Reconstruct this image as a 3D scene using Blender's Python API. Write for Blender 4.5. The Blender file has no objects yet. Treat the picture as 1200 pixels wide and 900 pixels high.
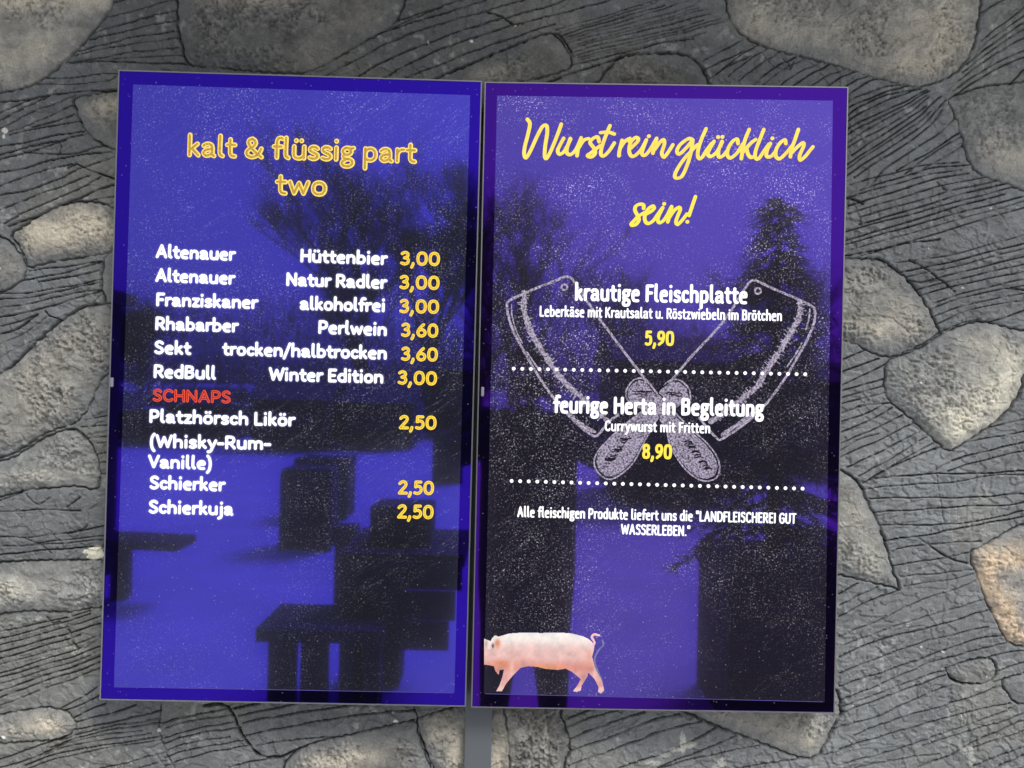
import bpy, bmesh, math, random
import numpy as np
from mathutils import Vector, Matrix

SC = bpy.context.scene
COL = SC.collection
R = math.radians

# ------------------------------------------------------------------ camera, sky, sun, exposure
Z0 = 1.60                                   # height of the middle of the two displays
CX, CY, CZ = 0.0577, -1.3968, Z0 + 0.0143    # the phone held about 1.4 m off the displays
FPX = 900.0                                  # focal length in pixels of a 1200 px wide picture
def rot(rx, ry, rz):
    cx, sx = math.cos(rx), math.sin(rx); cy, sy = math.cos(ry), math.sin(ry); cz, sz = math.cos(rz), math.sin(rz)
    return (np.array([[cz, -sz, 0], [sz, cz, 0], [0, 0, 1]]) @ np.array([[cy, 0, sy], [0, 1, 0], [-sy, 0, cy]])
            @ np.array([[1, 0, 0], [0, cx, -sx], [0, sx, cx]]))
CM = rot(0.0027, -0.0234, -0.0053)           # columns: camera right, forward, up
cam_d = bpy.data.cameras.new("camera")
cam_d.sensor_width = 36.0
cam_d.lens = FPX / 1200.0 * 36.0
cam_d.clip_start = 0.02
cam_d.clip_end = 2000
cam = bpy.data.objects.new("camera", cam_d); COL.objects.link(cam)
mw = Matrix.Identity(4)
for i in range(3):
    mw[i][0] = CM[i, 0]; mw[i][1] = CM[i, 2]; mw[i][2] = -CM[i, 1]
mw[0][3], mw[1][3], mw[2][3] = CX, CY, CZ
cam.matrix_world = mw
SC.camera = cam

SUN_EL, SUN_AZ = 52.0, 35.0                  # behind the photographer, to the right, behind thin cloud
world = bpy.data.worlds.new("World"); SC.world = world; world.use_nodes = True
wn = world.node_tree; wn.nodes.clear()
sky = wn.nodes.new("ShaderNodeTexSky"); sky.sky_type = 'NISHITA'; sky.sun_disc = False
sky.sun_elevation = R(SUN_EL); sky.sun_rotation = R(180 - SUN_AZ); sky.air_density = 1.0; sky.dust_density = 3.0; sky.ozone_density = 1.0
hs = wn.nodes.new("ShaderNodeHueSaturation"); hs.inputs["Saturation"].default_value = 0.28
bg = wn.nodes.new("ShaderNodeBackground"); bg.inputs["Strength"].default_value = 0.12
wo = wn.nodes.new("ShaderNodeOutputWorld")
wn.links.new(sky.outputs[0], hs.inputs["Color"]); wn.links.new(hs.outputs[0], bg.inputs["Color"]); wn.links.new(bg.outputs[0], wo.inputs[0])
sd = bpy.data.lights.new("sun", 'SUN'); sd.energy = 2.3; sd.angle = R(18); sd.color = (1.0, 0.965, 0.92)
sun = bpy.data.objects.new("sun", sd); COL.objects.link(sun)
to_sun = Vector((math.sin(R(SUN_AZ)) * math.cos(R(SUN_EL)), -math.cos(R(SUN_AZ)) * math.cos(R(SUN_EL)), math.sin(R(SUN_EL))))
sun.rotation_euler = to_sun.to_track_quat('Z', 'Y').to_euler()
SC.view_settings.view_transform = 'Standard'
SC.view_settings.look = 'None'
SC.view_settings.exposure = 0.22
SC.view_settings.gamma = 1.0
SC.cycles.use_denoising = True
SC.cycles.max_bounces = 6

# ------------------------------------------------------------------ measuring helpers
def ray(px, py):
    u = (np.asarray(px, float) - 600.0) / FPX; v = -(np.asarray(py, float) - 450.0) / FPX
    d = [CM[i, 0] * u + CM[i, 1] + CM[i, 2] * v for i in range(3)]
    return d[0] / d[1], d[2] / d[1]
def on_plane(px, py, y=0.0):                 # where the sight line meets the upright plane at depth y
    dx, dz = ray(px, py); t = y - CY
    return CX + dx * t, CZ + dz * t
def mirrored(px, py, d):                     # the place in front of the wall whose mirror image stands there, d metres of path away
    dx, dz = ray(px, py)
    return Vector((CX + float(dx) * d, -(d + CY), CZ + float(dz) * d))

# ------------------------------------------------------------------ objects
def tag(o, label=None, cat=None, group=None, kind=None):
    if label: o["label"] = label
    if cat: o["category"] = cat
    if group: o["group"] = group
    if kind: o["kind"] = kind
    return o
def empty(name, loc, label=None, cat=None, group=None):
    o = bpy.data.objects.new(name, None); o.empty_display_size = 0.1; COL.objects.link(o)
    o.location = loc
    return tag(o, label, cat, group)
def link_mesh(name, me, mat=None, parent=None):
    o = bpy.data.objects.new(name, me); COL.objects.link(o)
    if mat is not None: me.materials.append(mat)
    if parent is not None: o.parent = parent
    return o
def np_mesh(name, V, F, mat, parent=None, smooth=False, cols=None):
    """V (n,3) world positions, F (m,k) with k = 3 or 4."""
    V = np.asarray(V, np.float32); F = np.asarray(F, np.int32)
    if parent is not None:
        V = V - np.array(parent.location, np.float32)
    me = bpy.data.meshes.new(name)
    me.vertices.add(len(V)); me.vertices.foreach_set("co", V.ravel())
    k = F.shape[1]
    me.loops.add(F.size); me.loops.foreach_set("vertex_index", F.ravel())
    me.polygons.add(len(F)); me.polygons.foreach_set("loop_start", np.arange(0, F.size, k, dtype=np.int32))
    me.update(calc_edges=True)
    if smooth:
        me.polygons.foreach_set("use_smooth", np.ones(len(F), bool))
    if cols is not None:
        a = me.attributes.new("paint", 'FLOAT_COLOR', 'POINT')
        c = np.ones((len(V), 4), np.float32); c[:, :3] = cols
        a.data.foreach_set("color", c.ravel())
    me.validate()
    return link_mesh(name, me, mat, parent)
class MB:
    """collects boxes, bars and cones and links them as one mesh"""
    def __init__(s): s.v = []; s.f = []
    def box(s, c, size, rz=0.0, M=None):
        c = Vector(c); h = Vector(size) / 2; b = len(s.v)
        rm = M if M is not None else Matrix.Rotation(rz, 3, 'Z')
        for sx in (-1, 1):
            for sy in (-1, 1):
                for sz in (-1, 1):
                    s.v.append(c + rm @ Vector((sx * h.x, sy * h.y, sz * h.z)))
        for q in ((0, 1, 3, 2), (4, 6, 7, 5), (0, 4, 5, 1), (2, 3, 7, 6), (0, 2, 6, 4), (1, 5, 7, 3)):
            s.f.append([b + i for i in q])
    def bar(s, a, b_, r0, r1, n=5):
        a = Vector(a); b_ = Vector(b_); d = (b_ - a)
        if d.length < 1e-6: return
        q = d.to_track_quat('Z', 'Y').to_matrix(); k = len(s.v)
        for p, r in ((a, r0), (b_, r1)):
            for i in range(n):
                t = 2 * math.pi * i / n
                s.v.append(p + q @ Vector((r * math.cos(t), r * math.sin(t), 0)))
        for i in range(n):
            j = (i + 1) % n
            s.f.append([k + i, k + j, k + n + j, k + n + i])
        s.f.append([k + n + i for i in range(n)]); s.f.append([k + i for i in reversed(range(n))])
    def face(s, pts):
        b = len(s.v); s.v += [Vector(p) for p in pts]; s.f.append(list(range(b, b + len(pts))))
    def build(s, name, mat, parent=None, bevel=0.0, smooth=False):
        me = bpy.data.meshes.new(name)
        off = parent.location if parent is not None else Vector((0, 0, 0))
        me.from_pydata([tuple(p - off) for p in s.v], [], s.f); me.update()
        if smooth:
            me.polygons.foreach_set("use_smooth", [True] * len(me.polygons))
        o = link_mesh(name, me, mat, parent)
        if bevel:
            m = o.modifiers.new("bevel", 'BEVEL'); m.width = bevel; m.segments = 2; m.limit_method = 'ANGLE'
        return o

# ------------------------------------------------------------------ materials
def new_mat(name):
    m = bpy.data.materials.new(name); m.use_nodes = True; m.node_tree.nodes.clear()
    return m, m.node_tree, m.node_tree.nodes, m.node_tree.links
def simple(name, col, rough=0.7, metal=0.0, noise=0.25, scale=12.0, bump=0.0, spec=0.5):
    m, t, n, l = new_mat(name)
    out = n.new("ShaderNodeOutputMaterial"); p = n.new("ShaderNodeBsdfPrincipled")
    p.inputs["Roughness"].default_value = rough; p.inputs["Metallic"].default_value = metal
    p.inputs["Specular IOR Level"].default_value = spec
    tc = n.new("ShaderNodeTexCoord"); nz = n.new("ShaderNodeTexNoise"); nz.inputs["Scale"].default_value = scale; nz.inputs["Detail"].default_value = 6
    mr = n.new("ShaderNodeMapRange"); mr.inputs[3].default_value = 1 - noise; mr.inputs[4].default_value = 1 + noise
    mx = n.new("ShaderNodeVectorMath"); mx.operation = 'SCALE'; mx.inputs[0].default_value = col
    l.new(tc.outputs["Object"], nz.inputs["Vector"]); l.new(nz.outputs["Fac"], mr.inputs[0]); l.new(mr.outputs[0], mx.inputs["Scale"])
    l.new(mx.outputs[0], p.inputs["Base Color"])
    if bump:
        b = n.new("ShaderNodeBump"); b.inputs["Distance"].default_value = bump; l.new(nz.outputs["Fac"], b.inputs["Height"]); l.new(b.outputs[0], p.inputs["Normal"])
    l.new(p.outputs[0], out.inputs[0])
    return m
def math_node(n, l, op, a, b=None, c=None, clamp=False):
    k = n.new("ShaderNodeMath"); k.operation = op; k.use_clamp = clamp
    for i, v in enumerate((a, b, c)):
        if v is None: continue
        if isinstance(v, (int, float)): k.inputs[i].default_value = v
        else: l.new(v, k.inputs[i])
    return k.outputs[0]

def rock_material():
    m, t, n, l = new_mat("rock_paint")
    out = n.new("ShaderNodeOutputMaterial"); p = n.new("ShaderNodeBsdfPrincipled")
    p.inputs["Roughness"].default_value = 0.62; p.inputs["Specular IOR Level"].default_value = 0.35
    at = n.new("ShaderNodeAttribute"); at.attribute_name = "paint"
    g = n.new("ShaderNodeNewGeometry")
    n1 = n.new("ShaderNodeTexNoise"); n1.inputs["Scale"].default_value = 330; n1.inputs["Detail"].default_value = 5; n1.inputs["Roughness"].default_value = 0.65
    n2 = n.new("ShaderNodeTexNoise"); n2.inputs["Scale"].default_value = 60; n2.inputs["Detail"].default_value = 7
    l.new(g.outputs["Position"], n1.inputs["Vector"]); l.new(g.outputs["Position"], n2.inputs["Vector"])
    s1 = math_node(n, l, 'MULTIPLY_ADD', n1.outputs["Fac"], 1.3, 0.35)
    s2 = math_node(n, l, 'MULTIPLY_ADD', n2.outputs["Fac"], 0.6, 0.7)
    s = math_node(n, l, 'MULTIPLY', s1, s2)
    v = n.new("ShaderNodeVectorMath"); v.operation = 'SCALE'; l.new(at.outputs["Color"], v.inputs[0]); l.new(s, v.inputs["Scale"])
    l.new(v.outputs[0], p.inputs["Base Color"])
    b = n.new("ShaderNodeBump"); b.inputs["Distance"].default_value = 0.0011; b.inputs["Strength"].default_value = 1.0
    l.new(n1.outputs["Fac"], b.inputs["Height"]); l.new(b.outputs[0], p.inputs["Normal"])
    l.new(p.outputs[0], out.inputs[0])
    return m

def display_material(name, coat, haze, base, speck, dens, seed, scratch=0.4, rough=0.03):
    """a powered display behind coated glass: the blue coating mirrors the yard, the panel itself shows a chalkboard picture"""
    m, t, n, l = new_mat(name)
    out = n.new("ShaderNodeOutputMaterial")
    gl = n.new("ShaderNodeBsdfGlossy"); gl.inputs["Color"].default_value = (*coat, 1); gl.inputs["Roughness"].default_value = rough
    hz = n.new("ShaderNodeBsdfGlossy"); hz.inputs["Color"].default_value = (*haze, 1); hz.inputs["Roughness"].default_value = 0.12
    em = n.new("ShaderNodeEmission")
    g = n.new("ShaderNodeNewGeometry")
    mp = n.new("ShaderNodeMapping"); mp.inputs["Location"].default_value = (seed, 0, seed * 0.7); l.new(g.outputs["Position"], mp.inputs["Vector"])
    P = mp.outputs[0]
    def noise(scale, detail=4, rough_=0.55, vec=P, dist=0.0):
        k = n.new("ShaderNodeTexNoise"); k.inputs["Scale"].default_value = scale; k.inputs["Detail"].default_value = detail
        k.inputs["Roughness"].default_value = rough_; k.inputs["Distortion"].default_value = dist; l.new(vec, k.inputs["Vector"]); return k.outputs["Fac"]
    def mrange(x, a, b, c, d, smooth=True):
        k = n.new("ShaderNodeMapRange"); k.interpolation_type = 'SMOOTHSTEP' if smooth else 'LINEAR'
        for i, q in enumerate((a, b, c, d)): k.inputs[i + 1].default_value = q
        l.new(x, k.inputs[0]); return k.outputs[0]
    # fine chalk dust, denser in clouds
    cloud = mrange(noise(4.5, 4, 0.6), 0.40, 0.64, 0.12, 1.1)
    cloud2 = mrange(noise(17, 5, 0.62), 0.35, 0.68, 0.25, 1.3)
    sx = n.new("ShaderNodeSeparateXYZ"); l.new(g.outputs["Position"], sx.inputs[0])      # the chalkboard picture is dustier in its upper half
    cloud2 = math_node(n, l, 'MULTIPLY', cloud2, mrange(sx.outputs["Z"], 1.15, 1.75, 0.55, 1.25))
    dust = mrange(noise(300, 2.5, 0.7), 0.56, 0.70, 0.0, 1.15)
    dust2 = mrange(noise(180, 2, 0.6, dist=1.6), 0.60, 0.74, 0.0, 1.0)
    a = math_node(n, l, 'MULTIPLY', math_node(n, l, 'MULTIPLY', cloud, cloud2), math_node(n, l, 'MULTIPLY_ADD', dust2, 0.4, dust))
    # sparse bright specks
    vo = n.new("ShaderNodeTexVoronoi"); vo.inputs["Scale"].default_value = 95; l.new(P, vo.inputs["Vector"])
    sp = mrange(vo.outputs["Distance"], 0.0, 0.13, 1.0, 0.0)
    sel = mrange(noise(40, 2), 0.44, 0.54, 0.0, 1.0)
    sp = math_node(n, l, 'MULTIPLY', sp, sel)
    # diagonal scratches
    rot_ = n.new("ShaderNodeMapping"); rot_.inputs["Rotation"].default_value = (0, R(38), 0)
    l.new(P, rot_.inputs["Vector"])
    scl = n.new("ShaderNodeVectorMath"); scl.operation = 'MULTIPLY'; scl.inputs[1].default_value = (1.6, 1, 17); l.new(rot_.outputs[0], scl.inputs[0]); rot_ = scl
    sc = noise(1.0, 5, 0.7, rot_.outputs[0], 0.4)
    ridge = math_node(n, l, 'ABSOLUTE', math_node(n, l, 'SUBTRACT', sc, 0.5))
    sc = mrange(ridge, 0.0, 0.009, 1.0, 0.0)
    sc = math_node(n, l, 'MULTIPLY', sc, mrange(noise(3.1, 2), 0.48, 0.64, 0.0, 1.0))
    sc = math_node(n, l, 'MULTIPLY', sc, math_node(n, l, 'MULTIPLY_ADD', dust, 1.2, 0.12))
    tot = math_node(n, l, 'MULTIPLY', a, dens)
    tot = math_node(n, l, 'MULTIPLY_ADD', sp, 0.75, tot)
    tot = math_node(n, l, 'MULTIPLY_ADD', sc, scratch, tot)
    mix = n.new("ShaderNodeMix"); mix.data_type = 'RGBA'; mix.clamp_factor = False
    mix.inputs["A"].default_value = (*base, 1); mix.inputs["B"].default_value = (*speck, 1)
    l.new(tot, mix.inputs["Factor"]); l.new(mix.outputs["Result"], em.inputs["Color"])
    a1 = n.new("ShaderNodeAddShader"); a2 = n.new("ShaderNodeAddShader")
    l.new(gl.outputs[0], a1.inputs[0]); l.new(hz.outputs[0], a1.inputs[1]); l.new(a1.outputs[0], a2.inputs[0]); l.new(em.outputs[0], a2.inputs[1])
    l.new(a2.outputs[0], out.inputs[0])
    return m

def lit(name, col, strength=1.0, speckle=0.0, clear=0.0, scale=420):
    """pixels of the display that are switched on; clear lets the panel under them show through"""
    m, t, n, l = new_mat(name)
    out = n.new("ShaderNodeOutputMaterial"); em = n.new("ShaderNodeEmission"); em.inputs["Color"].default_value = (*col, 1); em.inputs["Strength"].default_value = strength
    if speckle:
        g = n.new("ShaderNodeNewGeometry"); k = n.new("ShaderNodeTexNoise"); k.inputs["Scale"].default_value = scale; k.inputs["Detail"].default_value = 3
        l.new(g.outputs["Position"], k.inputs["Vector"])
        mr = n.new("ShaderNodeMapRange"); mr.inputs[1].default_value = 0.35; mr.inputs[2].default_value = 0.65
        mr.inputs[3].default_value = strength * (1 - speckle); mr.inputs[4].default_value = strength * (1 + speckle)
        l.new(k.outputs["Fac"], mr.inputs[0]); l.new(mr.outputs[0], em.inputs["Strength"])
    if clear:
        tr = n.new("ShaderNodeBsdfTransparent"); ms = n.new("ShaderNodeMixShader"); ms.inputs[0].default_value = 1 - clear
        l.new(tr.outputs[0], ms.inputs[1]); l.new(em.outputs[0], ms.inputs[2]); l.new(ms.outputs[0], out.inputs[0])
    else:
        l.new(em.outputs[0], out.inputs[0])
    return m
def halo_mat(name, col, strength):
    m, t, n, l = new_mat(name)
    out = n.new("ShaderNodeOutputMaterial"); em = n.new("ShaderNodeEmission"); em.inputs["Color"].default_value = (*col, 1)
    at = n.new("ShaderNodeAttribute"); at.attribute_name = "paint"
    k = math_node(n, l, 'POWER', at.outputs["Fac"], 2.0); k = math_node(n, l, 'MULTIPLY', k, strength)
    l.new(k, em.inputs["Strength"])
    tr = n.new("ShaderNodeBsdfTransparent"); ad = n.new("ShaderNodeAddShader")
    l.new(em.outputs[0], ad.inputs[0]); l.new(tr.outputs[0], ad.inputs[1]); l.new(ad.outputs[0], out.inputs[0])
    return m
def paint_lit(name, strength=1.0):
    m, t, n, l = new_mat(name)
    out = n.new("ShaderNodeOutputMaterial"); em = n.new("ShaderNodeEmission"); em.inputs["Strength"].default_value = strength
    at = n.new("ShaderNodeAttribute"); at.attribute_name = "paint"
    l.new(at.outputs["Color"], em.inputs["Color"]); l.new(em.outputs[0], out.inputs[0])
    return m

M_ROCK = rock_material()
M_ALU = simple("aluminium_rim", (0.30, 0.29, 0.31), 0.35, 0.8, 0.1)
M_BLACK = simple("black_housing", (0.012, 0.012, 0.014), 0.5)
M_POST = simple("grey_powder_coat", (0.105, 0.118, 0.132), 0.5, 0.0, 0.06, 300, 0.0002)
M_SNOW = simple("snow", (0.62, 0.635, 0.65), 0.75, 0, 0.22, 1.6, 0.05)
M_WOOD = simple("dark_weathered_wood", (0.035, 0.028, 0.022), 0.8, 0, 0.4, 20, 0.004)
M_BARK = simple("dark_bark", (0.03, 0.026, 0.023), 0.9, 0, 0.35, 25)
M_FIR = simple("fir_needles", (0.018, 0.030, 0.018), 0.8, 0, 0.4, 30)
M_COAT = simple("dark_coat", (0.012, 0.013, 0.016), 0.85, 0, 0.3, 20)
M_SKIN = simple("skin", (0.45, 0.28, 0.21), 0.55, 0, 0.08, 40)
M_HAIR = simple("knit_cap", (0.02, 0.02, 0.022), 0.9, 0, 0.3, 80)
M_ROOF = simple("roof_felt", (0.045, 0.045, 0.048), 0.85, 0, 0.2, 8)

# ------------------------------------------------------------------ noise on arrays
def vnoise(x, y, f, seed):
    rs = np.random.RandomState(seed); T = rs.rand(256, 256).astype(np.float32)
    X = x * f + 1000.37 + seed * 3.1; Y = y * f + 1000.71
    ix = np.floor(X).astype(np.int64); iy = np.floor(Y).astype(np.int64)
    fx = (X - ix).astype(np.float32); fy = (Y - iy).astype(np.float32)
    fx = fx * fx * (3 - 2 * fx); fy = fy * fy * (3 - 2 * fy)
    a = T[iy & 255, ix & 255]; b = T[iy & 255, (ix + 1) & 255]; c = T[(iy + 1) & 255, ix & 255]; d = T[(iy + 1) & 255, (ix + 1) & 255]
    return (a * (1 - fx) + b * fx) * (1 - fy) + (c * (1 - fx) + d * fx) * fy
def fbm(x, y, f, seed, octaves=5, gain=0.5):
    s = 0; a = 1.0; tot = 0
    for i in range(octaves):
        s = s + a * vnoise(x, y, f * 2 ** i, seed + i * 17); tot += a; a *= gain
    return s / tot
def sstep(x, a, b):
    t = np.clip((x - a) / (b - a), 0, 1); return t * t * (3 - 2 * t)
def catmull(pts, closed=False, step=6.0):
    P = [np.array(p, float) for p in pts]
    if len(P) < 3: return np.array(P)
    Q = [P[-1]] + P + [P[0], P[1]] if closed else [2 * P[0] - P[1]] + P + [2 * P[-1] - P[-2]]
    out = []
    for i in range(1, len(Q) - 2):
        p0, p1, p2, p3 = Q[i - 1], Q[i], Q[i + 1], Q[i + 2]
        n = max(1, int(np.linalg.norm(p2 - p1) / step))
        for k in range(n):
            t = k / n
            out.append(0.5 * ((2 * p1) + (-p0 + p2) * t + (2 * p0 - 5 * p1 + 4 * p2 - p3) * t * t + (-p0 + 3 * p1 - 3 * p2 + p3) * t ** 3))
    if not closed: out.append(P[-1])
    return np.array(out)

# ================================================================== THE WALL
# every outline below is measured in the picture's own pixels and carried onto the upright wall plane
YW = 0.062
STONES = [  # outline, (grey, cream mix), cream patches (x, y, rx, ry, amount), roughness of the face, height mm
 dict(p=[(-60,-60),(60,-70),(118,-30),(132,-6),(131,8),(120,25),(106,42),(95,55),(76,72),(52,92),(30,102),(0,109),(-40,112),(-90,60)], g=(.19,.19,.165), c=[(20,0,130,14,1.2),(30,80,60,30,.5),(60,50,60,16,.25)], r=1.0, h=14),
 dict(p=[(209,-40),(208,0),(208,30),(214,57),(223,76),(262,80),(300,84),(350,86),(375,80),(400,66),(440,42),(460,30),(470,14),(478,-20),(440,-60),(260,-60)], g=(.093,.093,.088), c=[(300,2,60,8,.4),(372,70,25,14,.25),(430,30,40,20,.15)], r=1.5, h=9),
 dict(p=[(88,115),(110,110),(137,106),(200,104),(210,150),(170,182),(133,175),(118,168),(105,158),(95,144),(89,128)], g=(.12,.118,.105), c=[(118,123,20,14,.55),(135,120,14,14,.4)], r=.5, h=8),
 dict(p=[(14,275),(30,263),(45,253),(62,244),(85,237),(100,236),(120,238),(137,244),(190,250),(190,280),(137,289),(126,297),(100,301),(60,307),(33,313),(29,300),(22,288)], g=(.13,.128,.115), c=[(60,268,60,16,.9),(110,262,50,22,.7),(50,290,40,12,.35)], r=1.5, h=9),
 dict(p=[(-40,270),(0,277),(12,284),(24,298),(30,312),(29,324),(18,334),(0,342),(-50,346)], g=(.13,.128,.115), c=[(10,310,16,20,.25)], r=1.0, h=7),
 dict(p=[(134,292),(123,303),(120,318),(119,335),(122,348),(128,361),(150,370),(200,330),(170,290)], g=(.095,.1,.1), c=[], r=.5, h=5),
 dict(p=[(-60,470),(-30,448),(0,437),(18,425),(35,409),(54,391),(70,377),(95,361),(110,357),(129,356),(190,360),(200,430),(160,440),(129,437),(115,455),(105,477),(92,493),(80,499),(66,503),(46,512),(28,524),(12,533),(-10,538),(-60,540)], g=(.15,.15,.13), c=[(30,450,60,50,.25),(80,400,50,30,.12)], r=1.9, h=11),
 dict(p=[(-60,548),(-10,542),(12,537),(28,528),(46,516),(66,507),(80,503),(90,503),(101,512),(110,525),(115,540),(117,558),(113,573),(90,570),(60,572),(30,574),(10,580),(-60,590)], g=(.165,.17,.155), c=[(40,560,50,10,.4)], r=1.3, h=9),
 dict(p=[(-60,660),(0,658),(60,656),(122,656),(190,658),(190,705),(118,712),(100,714),(75,718),(40,716),(10,719),(-60,725)], g=(.2,.205,.19), c=[(10,690,40,14,.5)], r=1.6, h=9),
 dict(p=[(-40,842),(0,837),(30,832),(60,829),(80,835),(89,847),(84,859),(68,866),(40,869),(0,872),(-50,875)], g=(.2,.2,.18), c=[(52,850,26,12,1.1),(15,860,20,8,.4)], r=1.2, h=7),
 dict(p=[(330,910),(335,893),(348,880),(372,869),(400,863),(440,854),(484,845),(490,862),(496,880),(504,900),(506,930),(420,960),(340,940)], g=(.12,.118,.105), c=[(390,890,36,10,.8),(420,880,30,12,.4)], r=1.2, h=10),
 dict(p=[(490,842),(510,835),(530,829),(560,822),(590,830),(590,930),(512,930),(509,905),(500,882),(493,862)], g=(.15,.148,.125), c=[(515,850,16,18,.8),(535,880,12,20,.7)], r=1.3, h=10),
 dict(p=[(566,820),(650,826),(658,840),(666,862),(668,880),(662,895),(655,930),(566,930)], g=(.125,.123,.108), c=[(583,880,12,40,.8),(630,850,20,12,.25)], r=2.2, h=9),
 dict(p=[(770,815),(820,842),(850,855),(880,866),(910,878),(935,887),(950,889),(961,883),(968,870),(976,852),(985,830),(960,800),(800,790)], g=(.15,.15,.128), c=[(900,855,60,20,.25),(950,870,30,16,.3)], r=1.2, h=10),
 dict(p=[(940,540),(984,551),(995,557),(1006,566),(1013,580),(1020,595),(1028,610),(1035,630),(1043,655),(1047,670),(1054,689),(1040,687),(1015,681),(985,674),(940,665)], g=(.165,.17,.145), c=[(1025,650,16,40,.25),(1000,600,20,30,.15)], r=.9, h=12),
 dict(p=[(940,306),(988,304),(1010,303),(1032,304),(1048,315),(1062,327),(1076,343),(1088,362),(1098,382),(1102,389),(1090,398),(1070,409),(1052,417),(1038,418),(1018,412),(1002,403),(986,398),(940,380)], g=(.17,.17,.145), c=[(1030,385,60,14,.5),(1060,360,30,12,.25)], r=1.9, h=14),
 dict(p=[(1104,391),(1122,383),(1145,377),(1165,379),(1185,385),(1230,394),(1245,410),(1225,430),(1200,440),(1196,456),(1184,476),(1168,493),(1150,506),(1130,519),(1112,528),(1096,516),(1078,500),(1060,484),(1042,470),(1036,455),(1037,438),(1041,423),(1056,417),(1075,409),(1092,400)], g=(.16,.165,.155), c=[(1186,440,40,34,1.0),(1150,488,50,24,1.0),(1120,510,30,14,.5),(1140,400,30,14,.3)], r=1.4, h=15),
 dict(p=[(850,-50),(850,-10),(853,14),(862,33),(880,48),(915,61),(960,72),(1010,87),(1055,99),(1080,101),(1110,91),(1130,75),(1142,50),(1147,15),(1149,-15),(1140,-60),(1000,-80)], g=(.2,.195,.165), c=[(1110,40,60,50,.7),(930,40,70,16,.4),(880,20,30,30,.35),(1050,80,60,14,.5)], r=1.7, h=16),
 dict(p=[(1112,116),(1130,108),(1155,101),(1180,98),(1230,96),(1260,130),(1250,200),(1235,228),(1205,225),(1180,216),(1155,207),(1142,198),(1133,182),(1127,160),(1120,138)], g=(.155,.16,.15), c=[(1190,190,40,22,.35),(1150,170,30,12,.2)], r=1.2, h=12),
 dict(p=[(1137,649),(1150,641),(1165,632),(1185,620),(1205,612),(1260,600),(1280,690),(1250,750),(1205,757),(1188,756),(1178,748),(1168,730),(1156,705),(1146,678)], g=(.2,.19,.17), c=[(1152,672,10,28,1.6),(1172,725,14,28,1.6),(1185,745,22,10,1.2),(1180,650,40,14,.7)], r=1.2, h=13),
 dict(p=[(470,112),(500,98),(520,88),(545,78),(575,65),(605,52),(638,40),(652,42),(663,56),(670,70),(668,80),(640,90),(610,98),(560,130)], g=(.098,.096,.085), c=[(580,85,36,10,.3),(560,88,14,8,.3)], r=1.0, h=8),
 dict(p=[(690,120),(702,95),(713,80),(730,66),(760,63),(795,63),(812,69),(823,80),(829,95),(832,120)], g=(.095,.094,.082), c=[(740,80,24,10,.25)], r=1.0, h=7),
 dict(p=[(1110,784),(1125,777),(1150,771),(1163,773),(1168,785),(1162,797),(1150,801),(1124,800),(1114,794)], g=(.15,.15,.14), c=[], r=1.5, h=5),
 dict(p=[(1176,797),(1205,788),(1250,780),(1250,830),(1205,826),(1190,823),(1180,812)], g=(.13,.135,.135), c=[], r=1.0, h=6),
 # beyond the picture's edges
 dict(p=[(300,-160),(420,-190),(560,-170),(640,-110),(600,-60),(520,-70),(420,-100)], g=(.13,.128,.115), c=[(460,-140,80,20,.4)], r=1.2, h=12),
 dict(p=[(-260,170),(-160,120),(-60,150),(-30,210),(-90,260),(-220,250)], g=(.15,.15,.13), c=[(-120,190,60,20,.4)], r=1.2, h=12),
 dict(p=[(1250,470),(1330,440),(1420,480),(1430,560),(1340,600),(1270,560)], g=(.16,.165,.15), c=[(1340,520,60,20,.5)], r=1.2, h=13),
 dict(p=[(80,960),(200,930),(290,960),(300,1040),(200,1090),(90,1050)], g=(.16,.16,.15), c=[(180,990,60,20,.4)], r=1.2, h=12),
 dict(p=[(720,940),(860,930),(980,960),(1000,1040),(880,1090),(740,1060)], g=(.15,.15,.13), c=[(860,990,60,20,.4)], r=1.2, h=12),
 dict(p=[(1060,960),(1180,940),(1280,990),(1260,1080),(1120,1090)], g=(.17,.165,.15), c=[(1160,1000,60,20,.4)], r=1.2, h=12),
 dict(p=[(-250,640),(-160,600),(-90,650),(-100,740),(-210,760)], g=(.17,.17,.15), c=[(-160,690,40,20,.4)], r=1.2, h=12),
 dict(p=[(1280,130),(1380,100),(1460,150),(1440,240),(1320,260)], g=(.17,.17,.15), c=[(1360,190,40,20,.4)], r=1.2, h=12),
 dict(p=[(680,-150),(790,-190),(880,-150),(850,-90),(740,-80)], g=(.15,.15,.13), c=[(780,-130,40,20,.4)], r=1.2, h=12),
]
rng0 = random.Random(2)
LINES = []                                    # (points, depth mm, half width px)
def L(*p, w=1.0, d=4.6): LINES.append((catmull(p, step=9), d * rng0.uniform(.6, 1.05), w * rng0.uniform(.75, 1.05)))
rng = random.Random(5)
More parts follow.
